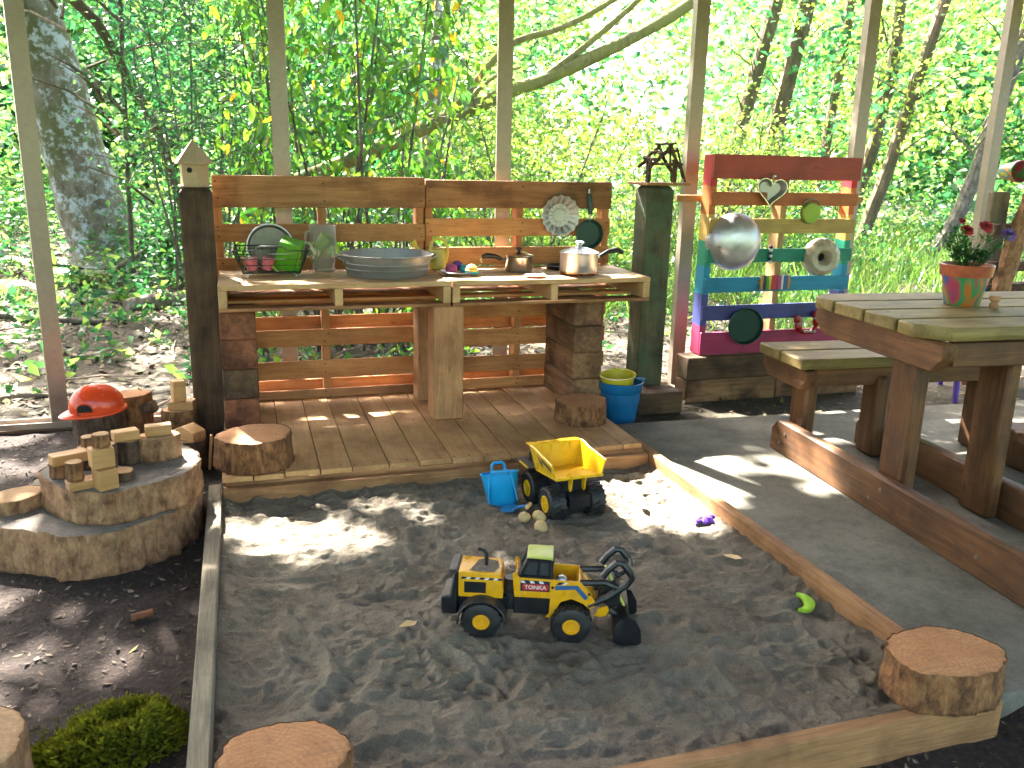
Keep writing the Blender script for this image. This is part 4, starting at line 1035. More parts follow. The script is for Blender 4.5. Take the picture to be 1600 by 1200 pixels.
for k in range(6): MB().ball((0.003 * (k % 2), -0.011, 0.035 - 0.016 * k), 0.010, 10, 7).build('bead', M['decal_white'] if k % 2 else M['decal_dark'], bs_)

# ---------------------------------------------------------------- on the picnic table
fpot = thing('flower_pot', 'terracotta pot splashed with rainbow paint holding red flowers', 'flower pot', (2.81, -1.70, 0.7005))
MB().lathe([(0.062, 0), (0.064, 0.003), (0.086, 0.115), (0.086, 0.117), (0.080, 0.117), (0.0, 0.11)], 32).build('pot', M['potpaint'], fpot)
MB().lathe([(0.087, 0.112), (0.093, 0.113), (0.099, 0.155), (0.097, 0.158), (0.090, 0.158), (0.086, 0.14), (0.0, 0.139)], 32).build('rim', M['potrim'], fpot)
MB().lathe([(0.0875, 0.1395), (0.05, 0.147), (0.0, 0.150)], 24).build('soil', M['soil'], fpot)
fq = random.Random(8)
stems = MB(); leafv = []; leaff = []; leafr = []
tips = []
for k in range(26):
    a = fq.uniform(0, 2 * PI); rr = fq.uniform(0, 0.05); L = fq.uniform(0.05, 0.16); sp = fq.uniform(0.2, 0.75)
    b0 = Vector((rr * math.cos(a), rr * math.sin(a), 0.145)); tip = b0 + Vector((math.cos(a) * L * sp, math.sin(a) * L * sp, L))
    stems.tube([b0, b0.lerp(tip, .5) + Vector((0, 0, 0.01)), tip], [0.002, 0.0016, 0.001], 5); tips.append(tip)
    for j in range(22):
        f = fq.uniform(0.25, 1); p = b0.lerp(tip, f); d = Vector((fq.uniform(-1, 1), fq.uniform(-1, 1), fq.uniform(-0.3, 0.8))).normalized(); s_ = d.cross(Vector((0, 0, 1))).normalized() * 0.0065; l_ = fq.uniform(0.02, 0.04)
        n = len(leafv); leafv += [p, p + d * l_ * .5 + s_, p + d * l_, p + d * l_ * .5 - s_]; leaff.append((n, n + 1, n + 2, n + 3)); leafr += [fq.random()] * 4
stems.build('stems', M['grass'], fpot)
link_mesh('foliage', np_mesh('foliage', np.array([tuple(p) for p in leafv]), np.array(leaff), M['leaf_fine'], False, np.array(leafr)), fpot)
def flower(p, r, m, seed):
    q = random.Random(seed); mb = MB()
    for ly in range(4):
        for k in range(9):
            a = 2 * PI * k / 9 + ly * 0.5; d = Vector((math.cos(a), math.sin(a), 0.15 + ly * 0.35)).normalized(); s_ = Vector((-math.sin(a), math.cos(a), 0)) * r * 0.3; rr = r * (1 - ly * 0.18)
            b_ = Vector((0, 0, ly * r * 0.15))
            mb.add([b_, b_ + d * rr * .7 + s_, b_ + d * rr + Vector((0, 0, q.uniform(-.1, .1) * r)), b_ + d * rr * .7 - s_], [(0, 1, 2, 3)])
    o = mb.build('flower', m, fpot, p, (R(35) + q.uniform(-.3, .3), q.uniform(-.3, .3), 0), smooth=0); return o
M['petal_red'] = plain('red_petals', (0.55, 0.05, 0.06), 0.6, 0, 0.2)
M['petal_violet'] = plain('violet_petals', (0.25, 0.14, 0.42), 0.6, 0, 0.2)
for k, (p, r) in enumerate((((-0.060, -0.03, 0.285), 0.030), ((0.012, -0.045, 0.30), 0.031), ((-0.03, 0.03, 0.318), 0.018))): flower(p, r, M['petal_red'], k)
flower((0.155, -0.02, 0.268), 0.034, M['petal_violet'], 9)['label'] = 'violet flower'
MB().tube([(0.03, 0, 0.14), (0.10, -0.01, 0.20), (0.155, -0.02, 0.265)], 0.002, 5).build('stem', M['grass'], fpot)
pg = thing('wooden_peg', 'small turned wooden peg on the table right of the flower pot', 'peg', (2.868, -1.80, 0.7005))
MB().lathe([(0.016, 0), (0.017, 0.003), (0.016, 0.016), (0.012, 0.021)], 16).build('foot', M['leg'], pg)
MB().lathe([(0.012, 0.021), (0.013, 0.026), (0.021, 0.032), (0.021, 0.044), (0.017, 0.047), (0.0, 0.047)], 16).build('head', M['leg'], pg)
# painted pot on the grey post
pp = thing('painted_pot', 'small pot painted teal and orange lying on the grey post', 'pot', (4.60, -0.12, 1.135), rot=(0, R(90), R(-100)))
MB().lathe([(0.045, -0.06), (0.062, 0.06), (0.066, 0.06), (0.066, 0.085), (0.060, 0.085), (0.055, 0.07), (0, 0.0)], 24).build('body', M['potpaint'], pp, (-0.066, 0, 0))
# ---------------------------------------------------------------- toy wheel loader
def wheel(parent, x, y, z, r, w, side, rimc, tread=18, rimr=0.42):
    """tyre with lugs, and rim; side = -1 for the side facing -Y"""
    Mx = Matrix.Rotation(PI / 2, 4, 'X')
    mb = MB().lathe([(r * .45, -w / 2), (r * .82, -w / 2), (r * .95, -w * .40), (r * .96, w * .40), (r * .82, w / 2), (r * .45, w / 2)], 36, Mx, cap=False)
    for k in range(tread):
        a = 2 * PI * k / tread
        for sgn in (-1, 1):
            mb.box((0, sgn * w * 0.24, r * 0.965), (r * 0.17, w * 0.44, r * 0.09), Matrix.Rotation(a + (0.5 if sgn > 0 else 0) * 2 * PI / tread, 4, 'Y') @ Matrix.Rotation(sgn * 0.28, 4, 'Z'))
    o = mb.build('wheel', M['rubber'], parent, (x, y, z), bevel=0.0)
    rm = MB().lathe([(r * .46, 0), (r * rimr, w * .52), (r * rimr * .86, w * .535), (r * rimr * .74, w * .43), (r * .16, w * .40), (r * .13, w * .47), (0, w * .47)], 30, Matrix.Rotation(PI / 2 * -side, 4, 'X'))
    ro = rm.build('rim', rimc, o)
    for k in range(5):
        a = 2 * PI * k / 5
        MB().ball((r * .27 * math.cos(a), side * w * .41, r * .27 * math.sin(a)), r * .05, 8, 6).build('lug_nut', rimc, o)
    return o

LD = thing('toy_loader', 'yellow and black toy wheel loader standing in the sand', 'toy loader', (0.742, -2.205, -0.106), R(-21))
LD.scale = (1.0, 1.0, 0.94)
WR, WW = 0.058, 0.048
for wx in (0.0, 0.254):
    for sy in (-1, 1): wheel(LD, wx, sy * 0.066, WR, WR, WW, sy, M['yellow'])
HW = 0.052
# engine hood
hood = MB().prism([(-0.070, 0.118), (-0.070, 0.202), (0.050, 0.198), (0.058, 0.150), (0.058, 0.118)], -HW, HW).build('hood', M['yellow'], LD, bevel=0.004, seg=2)
MB().box((-0.022, -HW - 0.0005, 0.152), (0.062, 0.002, 0.036)).build('side_grille', M['black'], hood, bevel=0.0006)
for k in range(5):
    MB().prism([(-0.064 + 0.026 * k, 0.1785), (-0.050 + 0.026 * k, 0.1785), (-0.044 + 0.026 * k, 0.1845), (-0.058 + 0.026 * k, 0.1855)], -HW - 0.0012, -HW - 0.0002).build('stripe', M['decal_dark'] if k % 1 == 0 else M['decal_white'], hood, smooth=0)
    MB().prism([(-0.050 + 0.026 * k, 0.1785), (-0.0385 + 0.026 * k, 0.1782), (-0.0325 + 0.026 * k, 0.184), (-0.044 + 0.026 * k, 0.1845)], -HW - 0.0011, -HW - 0.0002).build('stripe', M['decal_white'], hood, smooth=0) if k < 4 else None
MB().tube([(0.005, 0.0, 0.195), (0.005, 0.0, 0.238), (-0.002, 0.0, 0.248), (-0.020, 0.0, 0.253)], [0.006, 0.006, 0.0055, 0.006], 10).build('exhaust_pipe', M['black'], LD)
# rear counterweight and grille
MB().prism([(-0.118, 0.058), (-0.120, 0.118), (-0.094, 0.122), (-0.083, 0.20), (-0.071, 0.203), (-0.071, 0.06)], -HW - 0.004, HW + 0.004).build('rear_bumper', M['black'], LD, bevel=0.004)
MB().box((-0.085, 0, 0.213 - 0.012), (0.022, 2 * HW, 0.01)).build('rear_grille', M['fender'], LD, bevel=0.002)
# rear chassis and fenders
MB().box((-0.01, 0, 0.088), (0.16, 0.075, 0.06)).build('rear_chassis', M['black'], LD, bevel=0.003)
for sy in (-1, 1):
    pts = []
    for k in range(13):
        a = R(-8 + 190 * k / 12); pts.append((-(WR + 0.013) * math.cos(a), WR + (WR + 0.013) * math.sin(a)))
    inner = [(p[0] * 0.93, WR + (p[1] - WR) * 0.93) for p in reversed(pts)]
    y0, y1 = sorted((sy * 0.046, sy * 0.094))
    mb = MB()
    n = len(pts)
    V = [(p[0], y0, p[1]) for p in pts] + [(p[0], y1, p[1]) for p in pts] + [(p[0], y0, p[1]) for p in reversed(inner)] + [(p[0], y1, p[1]) for p in reversed(inner)]
    F = []
    for i in range(n - 1):
        F += [(i, i + 1, n + i + 1, n + i), (2 * n + i, 3 * n + i, 3 * n + i + 1, 2 * n + i + 1), (i, 2 * n + i, 2 * n + i + 1, i + 1), (n + i, n + i + 1, 3 * n + i + 1, 3 * n + i)]
    F += [(0, n, 3 * n, 2 * n), (n - 1, 3 * n - 1, 4 * n - 1, 2 * n - 1)]
    mb.add(V, F).build('fender', M['fender'], LD, bevel=0.0015)
# joint
MB().lathe([(0.028, 0.07), (0.028, 0.125), (0.02, 0.13), (0.02, 0.165)], 18, Matrix.Translation((0.078, 0, 0))).build('pivot', M['fender'], LD)
# front body: two side plates and tub
side = [(0.090, 0.128), (0.084, 0.205), (0.092, 0.208), (0.104, 0.192), (0.265, 0.188), (0.278, 0.186), (0.325, 0.118), (0.305, 0.098), (0.283, 0.118), (0.252, 0.130), (0.222, 0.118), (0.200, 0.072), (0.186, 0.058), (0.180, 0.058), (0.180, 0.066), (0.190, 0.078), (0.192, 0.128)]
for sy in (-1, 1):
    y0, y1 = sorted((sy * (HW - 0.003), sy * (HW + 0.002)))
    sp = MB().prism(side, y0, y1).build('side_panel', M['yellow'], LD, bevel=0.0012)
    if sy < 0:
        yy = y0 - 0.0009
        dec = MB().prism([(0.107, 0.150), (0.190, 0.150), (0.190, 0.184), (0.107, 0.186)], yy, y0 - 0.0001).build('sticker', M['decal_dark'], sp, smooth=0)
        for k in range(3): MB().prism([(0.110 + 0.026 * k, 0.1765), (0.122 + 0.026 * k, 0.1765), (0.117 + 0.026 * k, 0.1845), (0.106 + 0.026 * k, 0.1845)], yy - 0.0006, yy - 0.0001).build('stripe', M['decal_white'], sp, smooth=0)
        MB().prism([(0.116, 0.153), (0.183, 0.153), (0.186, 0.156), (0.186, 0.171), (0.183, 0.174), (0.116, 0.174), (0.113, 0.171), (0.113, 0.156)], yy - 0.0006, yy - 0.0001).build('logo_panel', M['decal_red'], sp, smooth=0)
        cu = bpy.data.curves.new('logo_lettering', 'FONT'); cu.body = 'TONKA'; cu.size = 0.0175; cu.align_x = 'CENTER'; cu.align_y = 'CENTER'; cu.extrude = 0.0002; cu.offset = 0.0003
        cu.materials.append(M['decal_white']); tmp_ = bpy.data.objects.new('tmp', cu); C.objects.link(tmp_); bpy.context.view_layer.update(); me_ = bpy.data.meshes.new_from_object(tmp_.evaluated_get(bpy.context.evaluated_depsgraph_get())); bpy.data.objects.remove(tmp_); me_.name = 'logo_lettering'; to = link_mesh('logo_lettering', me_); to.parent = sp; to.location = (0.1495, yy - 0.0009, 0.1632); to.rotation_euler = (PI / 2, 0, 0)
        MB().prism([(0.205, 0.172), (0.268, 0.176), (0.300, 0.138), (0.290, 0.130), (0.262, 0.163), (0.205, 0.158)], yy, y0 - 0.0001).build('sticker', M['decal_blue'], sp, smooth=0)
        MB().prism([(0.208, 0.175), (0.222, 0.176), (0.232, 0.184), (0.216, 0.184)], yy - 0.0003, y0 - 0.0001).build('stripe', M['decal_dark'], sp, smooth=0)
        MB().prism([(0.222, 0.176), (0.232, 0.1765), (0.243, 0.184), (0.232, 0.184)], yy - 0.0003, y0 - 0.0001).build('stripe', M['decal_white'], sp, smooth=0)
        for bx, bz in ((0.198, 0.166), (0.301, 0.150), (0.184, 0.063)): MB().lathe([(0.004, 0), (0.004, 0.0025), (0.002, 0.003)], 10, Matrix.Translation((bx, yy, bz)) @ RX90).build('bolt', M['hole_shade_nails'], sp)
MB().prism([(0.095, 0.13), (0.092, 0.20), (0.098, 0.20), (0.106, 0.186), (0.106, 0.13)], -HW + 0.003, HW - 0.003).build('rear_panel', M['yellow'], LD, bevel=0.001)
MB().prism([(0.195, 0.135), (0.195, 0.140), (0.262, 0.145), (0.272, 0.186), (0.278, 0.186), (0.322, 0.116), (0.31, 0.11), (0.268, 0.138)], -HW + 0.003, HW - 0.003).build('bay_floor', M['yellow'], LD, bevel=0.001)
MB().box((0.145, 0, 0.098), (0.115, 0.09, 0.062)).build('belly', M['black'], LD, bevel=0.003)
MB().box((0.25, 0, 0.075), (0.08, 0.07, 0.06)).build('front_chassis', M['black'], LD, bevel=0.003)
# cab
cab = MB()
CBX = [(0.104, 0.193), (0.194, 0.191), (0.190, 0.244), (0.126, 0.246)]
for sy in (-1, 1):
    y = sy * 0.044
    for a, b in zip(CBX, CBX[1:] + CBX[:1]): cab.tube([(a[0], y, a[1]), (b[0], y * 0.96 if b[1] > 0.22 else y, b[1])], 0.0058, 6)
    cab.tube([(0.156, y, 0.193), (0.158, y, 0.244)], 0.003, 6)
for p in CBX: cab.tube([(p[0], -0.044, p[1]), (p[0], 0.044, p[1])], 0.0055, 6)
cabo = cab.build('cab_frame', M['black'], LD)
for sy in (-1, 1): MB().prism(CBX, sy * 0.0415, sy * 0.0425).build('cab_window', M['cabglass'], cabo, smooth=0)
MB().add([(0.105, -0.042, 0.194), (0.105, 0.042, 0.194), (0.127, 0.042, 0.245), (0.127, -0.042, 0.245)], [(0, 1, 2, 3)]).build('cab_window', M['cabglass'], cabo, smooth=0)
MB().box((0.160, 0, 0.250), (0.074, 0.084, 0.012)).build('cab_roof', M['yellow_green'], LD, bevel=0.004, seg=2)
MB().ball((0.170, 0.0, 0.215), (0.013, 0.013, 0.02), 12, 8).build('seat', M['yellow_green'], LD)
MB().ball((0.222, -0.01, 0.168), (0.018, 0.016, 0.016), 12, 8).build('lever_block', M['steel_dull'], LD)
# lift arms, linkage and bucket
for sy in (-1, 1):
    y = sy * 0.043
    MB().tube([(0.275, y, 0.180), (0.345, y, 0.185), (0.395, y, 0.165)], 0.0095, 8).build('tilt_arm', M['black'], LD)
    MB().tube([(0.300, y * 1.05, 0.108), (0.355, y * 1.05, 0.140), (0.405, y * 1.05, 0.182), (0.418, y * 1.05, 0.205), (0.412, y * 1.05, 0.222), (0.392, y * 1.05, 0.25), (0.375, y * 1.05, 0.253), (0.352, y * 1.05, 0.228), (0.338, y * 1.05, 0.205)], 0.0108, 8).build('lift_arm', M['black'], LD)
    MB().prism([(0.318, 0.075), (0.33, 0.100), (0.354, 0.108), (0.360, 0.095), (0.354, 0.078), (0.338, 0.07)], y - 0.003, y + 0.003).build('bracket', M['yellow'], LD, bevel=0.0012)
MB().tube([(0.412, -0.045, 0.222), (0.412, 0.045, 0.222)], 0.0085, 8).build('handle_bar', M['black'], LD)
MB().tube([(0.345, -0.02, 0.228), (0.372, -0.02, 0.17), (0.403, -0.02, 0.10)], 0.004, 8).build('ram_rod', M['yellow_green'], LD)
sc_ = [(0.372, 0.055), (0.380, 0.085), (0.400, 0.100), (0.428, 0.098), (0.440, 0.082), (0.444, 0.03), (0.440, 0.008), (0.436, 0.010), (0.438, 0.04), (0.432, 0.078), (0.420, 0.090), (0.402, 0.092), (0.386, 0.078), (0.378, 0.055), (0.376, 0.02), (0.436, 0.004), (0.436, 0.0), (0.370, 0.012)]
bk = MB()
# bucket: curved back and floor, closed by two cheek plates
arc = [(0.440, 0.004), (0.400, 0.002), (0.380, 0.012), (0.372, 0.034), (0.374, 0.062), (0.388, 0.088), (0.410, 0.1)]
n = len(arc)
V = []
for dy in (-0.085, 0.085): V += [(p[0], dy, p[1]) for p in arc]
V += [(p[0] + 0.005 * (0.41 - p[0] > -0.02), dy, p[1] + 0.003) for dy in (-0.085, 0.085) for p in arc]
F = [(i, i + 1, n + i + 1, n + i) for i in range(n - 1)] + [(2 * n + i, 3 * n + i, 3 * n + i + 1, 2 * n + i + 1) for i in range(n - 1)] + [(0, n, 3 * n, 2 * n), (n - 1, 3 * n - 1, 4 * n - 1, 2 * n - 1)] + [(i, 2 * n + i, 2 * n + i + 1, i + 1) for i in range(n - 1)] + [(n + i, n + i + 1, 3 * n + i + 1, 3 * n + i) for i in range(n - 1)]
bo = bk.add(V, F).build('bucket', M['black'], LD, bevel=0.0)
cheek = [(0.440, 0.003)] + arc[1:] + [(0.432, 0.092), (0.448, 0.06), (0.452, 0.02)]
for dy in (-0.086, 0.086): MB().prism(cheek, dy - 0.002, dy + 0.002).build('cheek_plate', M['black'], bo, bevel=0.001)
MB().prism([(0.325, 0.125), (0.345, 0.178), (0.372, 0.185), (0.392, 0.155), (0.390, 0.105), (0.360, 0.092)], -0.030, 0.030).build('linkage_block', M['black'], LD, bevel=0.004)
MB().add([(-0.040, -0.040, 0), (-0.01, -0.046, 0), (0.03, -0.042, 0), (0.044, -0.01, 0), (0.036, 0.03, 0), (0.0, 0.042, 0), (-0.02, 0.03, 0), (-0.028, -0.005, 0)], [tuple(range(8))]).build('sand_dusting', M['sand'], hood, (0.0, 0.0, 0.2012), (0, R(1.9), 0), smooth=0)
MB().tube([(0.36, -0.03, 0.09), (0.385, -0.03, 0.075)], 0.010, 8).build('bucket_link', M['black'], LD)

# ---------------------------------------------------------------- toy dump truck, seen from behind
DT = thing('toy_dump_truck', 'toy dump truck with open yellow bed and black wheels in the sand', 'dump truck', (1.268, -1.447, -0.108), R(95))
TR, TW = 0.066, 0.066                                   # local x points to the cab, away from the viewer
for wx in (-0.083, 0.093):
    for sy in (-1, 1): wheel(DT, wx, sy * (0.082 if wx < 0 else 0.080), TR, TR, TW, sy, M['yellow_bed'], 18, 0.5)
MB().box((0.0, 0, 0.085), (0.30, 0.085, 0.05)).build('chassis', M['black'], DT, bevel=0.004)
MB().box((-0.083, 0, TR), (0.07, 0.13, 0.085)).build('rear_axle_box', M['black'], DT, bevel=0.01)
MB().prism([(-0.09, 0.10), (-0.09, 0.160), (0.06, 0.140), (0.07, 0.10)], -0.05, 0.05).build('subframe', M['black'], DT, bevel=0.004)
MB().prism([(0.092, 0.105), (0.092, 0.212), (0.105, 0.222), (0.165, 0.220), (0.178, 0.185), (0.205, 0.178), (0.205, 0.105)], -0.062, 0.062).build('cab', M['black'], DT, bevel=0.005)
for sy in (-1, 1):
    MB().prism([(0.108, 0.18), (0.108, 0.212), (0.16, 0.21), (0.168, 0.18)], sy * 0.0622, sy * 0.0632).build('cab_window', M['cabglass'], DT, smooth=0)
    MB().box((0.15, sy * 0.09, 0.145), (0.14, 0.055, 0.012)).build('mudguard', M['black'], DT, bevel=0.003)
    MB().box((0.125, sy * 0.116, 0.153), (0.08, 0.006, 0.006)).build('handrail', M['yellow_bed'], DT, bevel=0.001)
# bed: floor, front wall with canopy, two stepped sides
bedp = [(-0.128, 0.182), (-0.128, 0.230), (0.012, 0.240), (0.040, 0.246), (0.080, 0.246), (0.066, 0.145)]
bw0, bw1 = 0.088, 0.112
def bedside(sy):
    V = []
    for (px, pz) in bedp:
        f = (pz - 0.163) / 0.085; y = sy * (bw0 + (bw1 - bw0) * f)
        if px < -0.1: y *= 1.06
        V.append((px, y, pz))
    V2 = [(p[0], p[1] - sy * 0.006, p[2]) for p in V]; n = len(V)
    return MB().add(V + V2, [tuple(range(n)), tuple(range(2 * n - 1, n - 1, -1))] + [(i, n + i, n + (i + 1) % n, (i + 1) % n) for i in range(n)])
bed = MB().add([(-0.140, -0.098, 0.174), (-0.140, 0.098, 0.174), (0.07, 0.088, 0.143), (0.07, -0.088, 0.143), (-0.140, -0.098, 0.184), (-0.140, 0.098, 0.184), (0.07, 0.088, 0.153), (0.07, -0.088, 0.153)],
   [(3, 2, 1, 0), (4, 5, 6, 7), (0, 1, 5, 4), (1, 2, 6, 5), (2, 3, 7, 6), (3, 0, 4, 7)]).build('bed_floor', M['yellow_bed'], DT, bevel=0.002)
for sy in (-1, 1):
    s_ = bedside(sy).build('bed_side', M['yellow_bed'], DT, bevel=0.0018)
    MB().tube([(p[0], sy * ((bw0 + (bw1 - bw0) * (p[1] - 0.163) / 0.085) * (1.06 if p[0] < -0.1 else 1) - 0.002), p[1]) for p in bedp[1:5]], 0.0052, 8).build('side_rim', M['yellow_bed'], DT)
    if sy > 0:          # the printed marks on the near side
        for k in range(5):
            f = k / 4; xx = -0.030 - 0.075 * f; zt = 0.233 - 0.010 * f - 0.010
            yy = (bw0 + (bw1 - bw0) * (zt - 0.163) / 0.085) * (1.0 + 0.06 * max(0, min(1, (-xx - 0.03) / 0.13))) + 0.0008
            MB().prism([(xx - 0.008, zt - 0.011), (xx + 0.006, zt - 0.006), (xx + 0.010, zt + 0.006), (xx - 0.004, zt + 0.001)], yy, yy + 0.002).build('printed_mark', M['decal_dark'], DT, smooth=0)
        for k in range(3):
            zt = 0.215 - 0.009 * k; xx = 0.0; yy = bw0 + (bw1 - bw0) * (zt - 0.163) / 0.085 + 0.0008
            MB().prism([(xx - 0.02, zt - 0.010), (xx + 0.025, zt + 0.007), (xx + 0.025, zt + 0.010), (xx - 0.02, zt - 0.007)], yy, yy + 0.0015).build('printed_mark', M['decal_dark'], DT, smooth=0)
MB().add([(0.064, -bw0, 0.144), (0.064, bw0, 0.144), (0.078, bw1, 0.246), (0.078, -bw1, 0.246), (0.071, -bw0, 0.144), (0.071, bw0, 0.144), (0.086, bw1, 0.246), (0.086, -bw1, 0.246)],
   [(3, 2, 1, 0), (4, 5, 6, 7), (0, 1, 5, 4), (1, 2, 6, 5), (2, 3, 7, 6), (3, 0, 4, 7)]).build('bed_front', M['yellow_bed'], DT, bevel=0.0015)
for k in range(4):
    y = -0.06 + 0.04 * k; MB().prism([(y - 0.006, 0.150), (y + 0.006, 0.150), (y + 0.004, 0.243), (y - 0.004, 0.243)], 0.0, 0.004, 'X').build('bed_rib', M['yellow_bed'], DT, (0.0735, 0, 0), (0, 0, 0), bevel=0.001)
MB().add([(0.078, -bw1, 0.244), (0.078, bw1, 0.244), (0.128, bw1 * 0.98, 0.238), (0.128, -bw1 * 0.98, 0.238), (0.078, -bw1, 0.250), (0.078, bw1, 0.250), (0.128, bw1 * 0.98, 0.244), (0.128, -bw1 * 0.98, 0.244)],
   [(3, 2, 1, 0), (4, 5, 6, 7), (0, 1, 5, 4), (1, 2, 6, 5), (2, 3, 7, 6), (3, 0, 4, 7)]).build('bed_canopy', M['yellow_bed'], DT, bevel=0.002)
for sy in (-1, 1): MB().prism([(-0.132, 0.174), (-0.100, 0.170), (-0.106, 0.125), (-0.117, 0.117), (-0.126, 0.125)], sy * 0.028 - 0.003, sy * 0.028 + 0.003).build('hinge_bracket', M['yellow_bed'], DT, bevel=0.001)

# ---------------------------------------------------------------- blue basket and spade, eggs, moon, purple toy
BB = thing('blue_basket', 'bright blue plastic carry basket standing in the sand', 'basket', (1.055, -1.345, -0.120), rot=(R(-15), R(-6), R(-12)))
def oval(a, b, z, n=30, e=2.8):
    P_ = []
    for i in range(n):
        t = 2 * PI * i / n; c_, s_ = math.cos(t), math.sin(t)
        P_.append((a * math.copysign(abs(c_) ** (2 / e), c_), b * math.copysign(abs(s_) ** (2 / e), s_), z))
    return P_
lay = [oval(0.050, 0.036, 0.0), oval(0.054, 0.040, 0.004), oval(0.074, 0.056, 0.130), oval(0.079, 0.061, 0.134), oval(0.079, 0.061, 0.137), oval(0.071, 0.053, 0.136), oval(0.049, 0.035, 0.006)]
V = sum(lay, []); n = 30
F = [tuple(range(n - 1, -1, -1))] + [(k * n + i, k * n + (i + 1) % n, (k + 1) * n + (i + 1) % n, (k + 1) * n + i) for k in range(len(lay) - 1) for i in range(n)] + [tuple((len(lay) - 1) * n + i for i in range(n))]
MB().add(V, F).build('body', M['blue'], BB, smooth=40)
MB().tube([(-0.026, 0.056, 0.132), (-0.026, 0.058, 0.160), (-0.016, 0.059, 0.170), (0.016, 0.059, 0.170), (0.026, 0.058, 0.160), (0.026, 0.056, 0.132)], 0.0065, 9).build('handle', M['blue'], BB)
MB().tube([(-0.030, -0.058, 0.132), (-0.030, -0.068, 0.146), (0.030, -0.068, 0.146), (0.030, -0.058, 0.132)], 0.006, 9).build('handle', M['blue'], BB)
for a in (-0.06, 0.06): MB().box((a, -0.044, 0.07), (0.004, 0.02, 0.11), Matrix.Rotation(R(8 if a < 0 else -8), 4, 'Y')).build('moulded_rib', M['blue'], BB)
zz = sand_at(1.05, -1.45)
SPD = thing('toy_spade', 'small blue toy spade half buried beside the blue basket', 'spade', (1.055, -1.455, zz + 0.012), rot=(R(14), R(-12), R(-50)))
MB().prism([(-0.045, -0.02), (-0.02, -0.026), (0.022, -0.022), (0.022, 0.022), (-0.02, 0.026), (-0.045, 0.02)], -0.002, 0.003, 'Z').build('blade', M['bucket_blue'], SPD, bevel=0.001)
MB().tube([(0.02, 0, 0.003), (0.05, 0, 0.012), (0.085, 0, 0.016)], [0.007, 0.006, 0.006], 8).build('shaft', M['bucket_blue'], SPD)
MB().tube([(0.085, -0.016, 0.016), (0.085, 0.016, 0.016)], 0.007, 8).build('grip', M['shell'], SPD)
for lab, x, y, r, rz in (('wooden egg nearest the blue spade', 1.073, -1.57, 0.021, 20), ('wooden egg nearest the dump truck wheel', 1.128, -1.575, 0.022, -40), ('wooden egg closest to the viewer, in front of the other two', 1.112, -1.645, 0.023, -70)):
    mb = MB().ball((0, 0, 0), (r * 1.25, r * 0.95, r * 0.95), 18, 12); mb.v = [(p[0], p[1] * (1 - 0.16 * p[0] / r), p[2] * (1 - 0.16 * p[0] / r)) for p in mb.v]
    tag(mb.build('wooden_egg', M['shell'], None, (x, y, sand_at(x, y) + r * 0.72), (0, R(12), R(rz)), smooth=180), lab, 'egg', 'eggs in the sand')
ZN = Matrix.Rotation(0, 4, 'Z')
mo = []
for i in range(17): a = R(-80 + 160 * i / 16); mo.append((0.040 * math.cos(a), 0.040 * math.sin(a)))
for i in range(17): a = R(80 - 160 * i / 16); mo.append((-0.022 + 0.030 * math.cos(a * 0.93), 0.039 * math.sin(a)))
tag(MB().prism(mo, 0, 0.014, 'Z').build('moon_mould', M['neon'], None, (1.705, -2.375, sand_at(1.705, -2.375) + 0.001), (R(10), R(6), R(-28)), 0.004, 50, 2), 'lime green crescent moon toy on the sand', 'toy')
pz = thing('purple_toy', 'small crumpled purple toy on the sand near the right board', 'toy', (1.728, -1.745, sand_at(1.728, -1.745)), R(20))
MB().lathe([(0.0, 0.0), (0.026, 0.004), (0.030, 0.016), (0.018, 0.026), (0.0, 0.028)], 14, None, lambda a, k: 1 + 0.22 * math.cos(5 * a)).build('body', M['purple'], pz)
MB().tube([(0.02, 0, 0.012), (0.045, 0.006, 0.012), (0.052, -0.008, 0.006)], [0.007, 0.008, 0.005], 8).build('arm', M['purple'], pz)
MB().tube([(-0.02, 0, 0.012), (-0.042, 0.010, 0.010), (-0.050, 0.0, 0.004)], [0.007, 0.007, 0.005], 8).build('arm', M['purple'], pz)

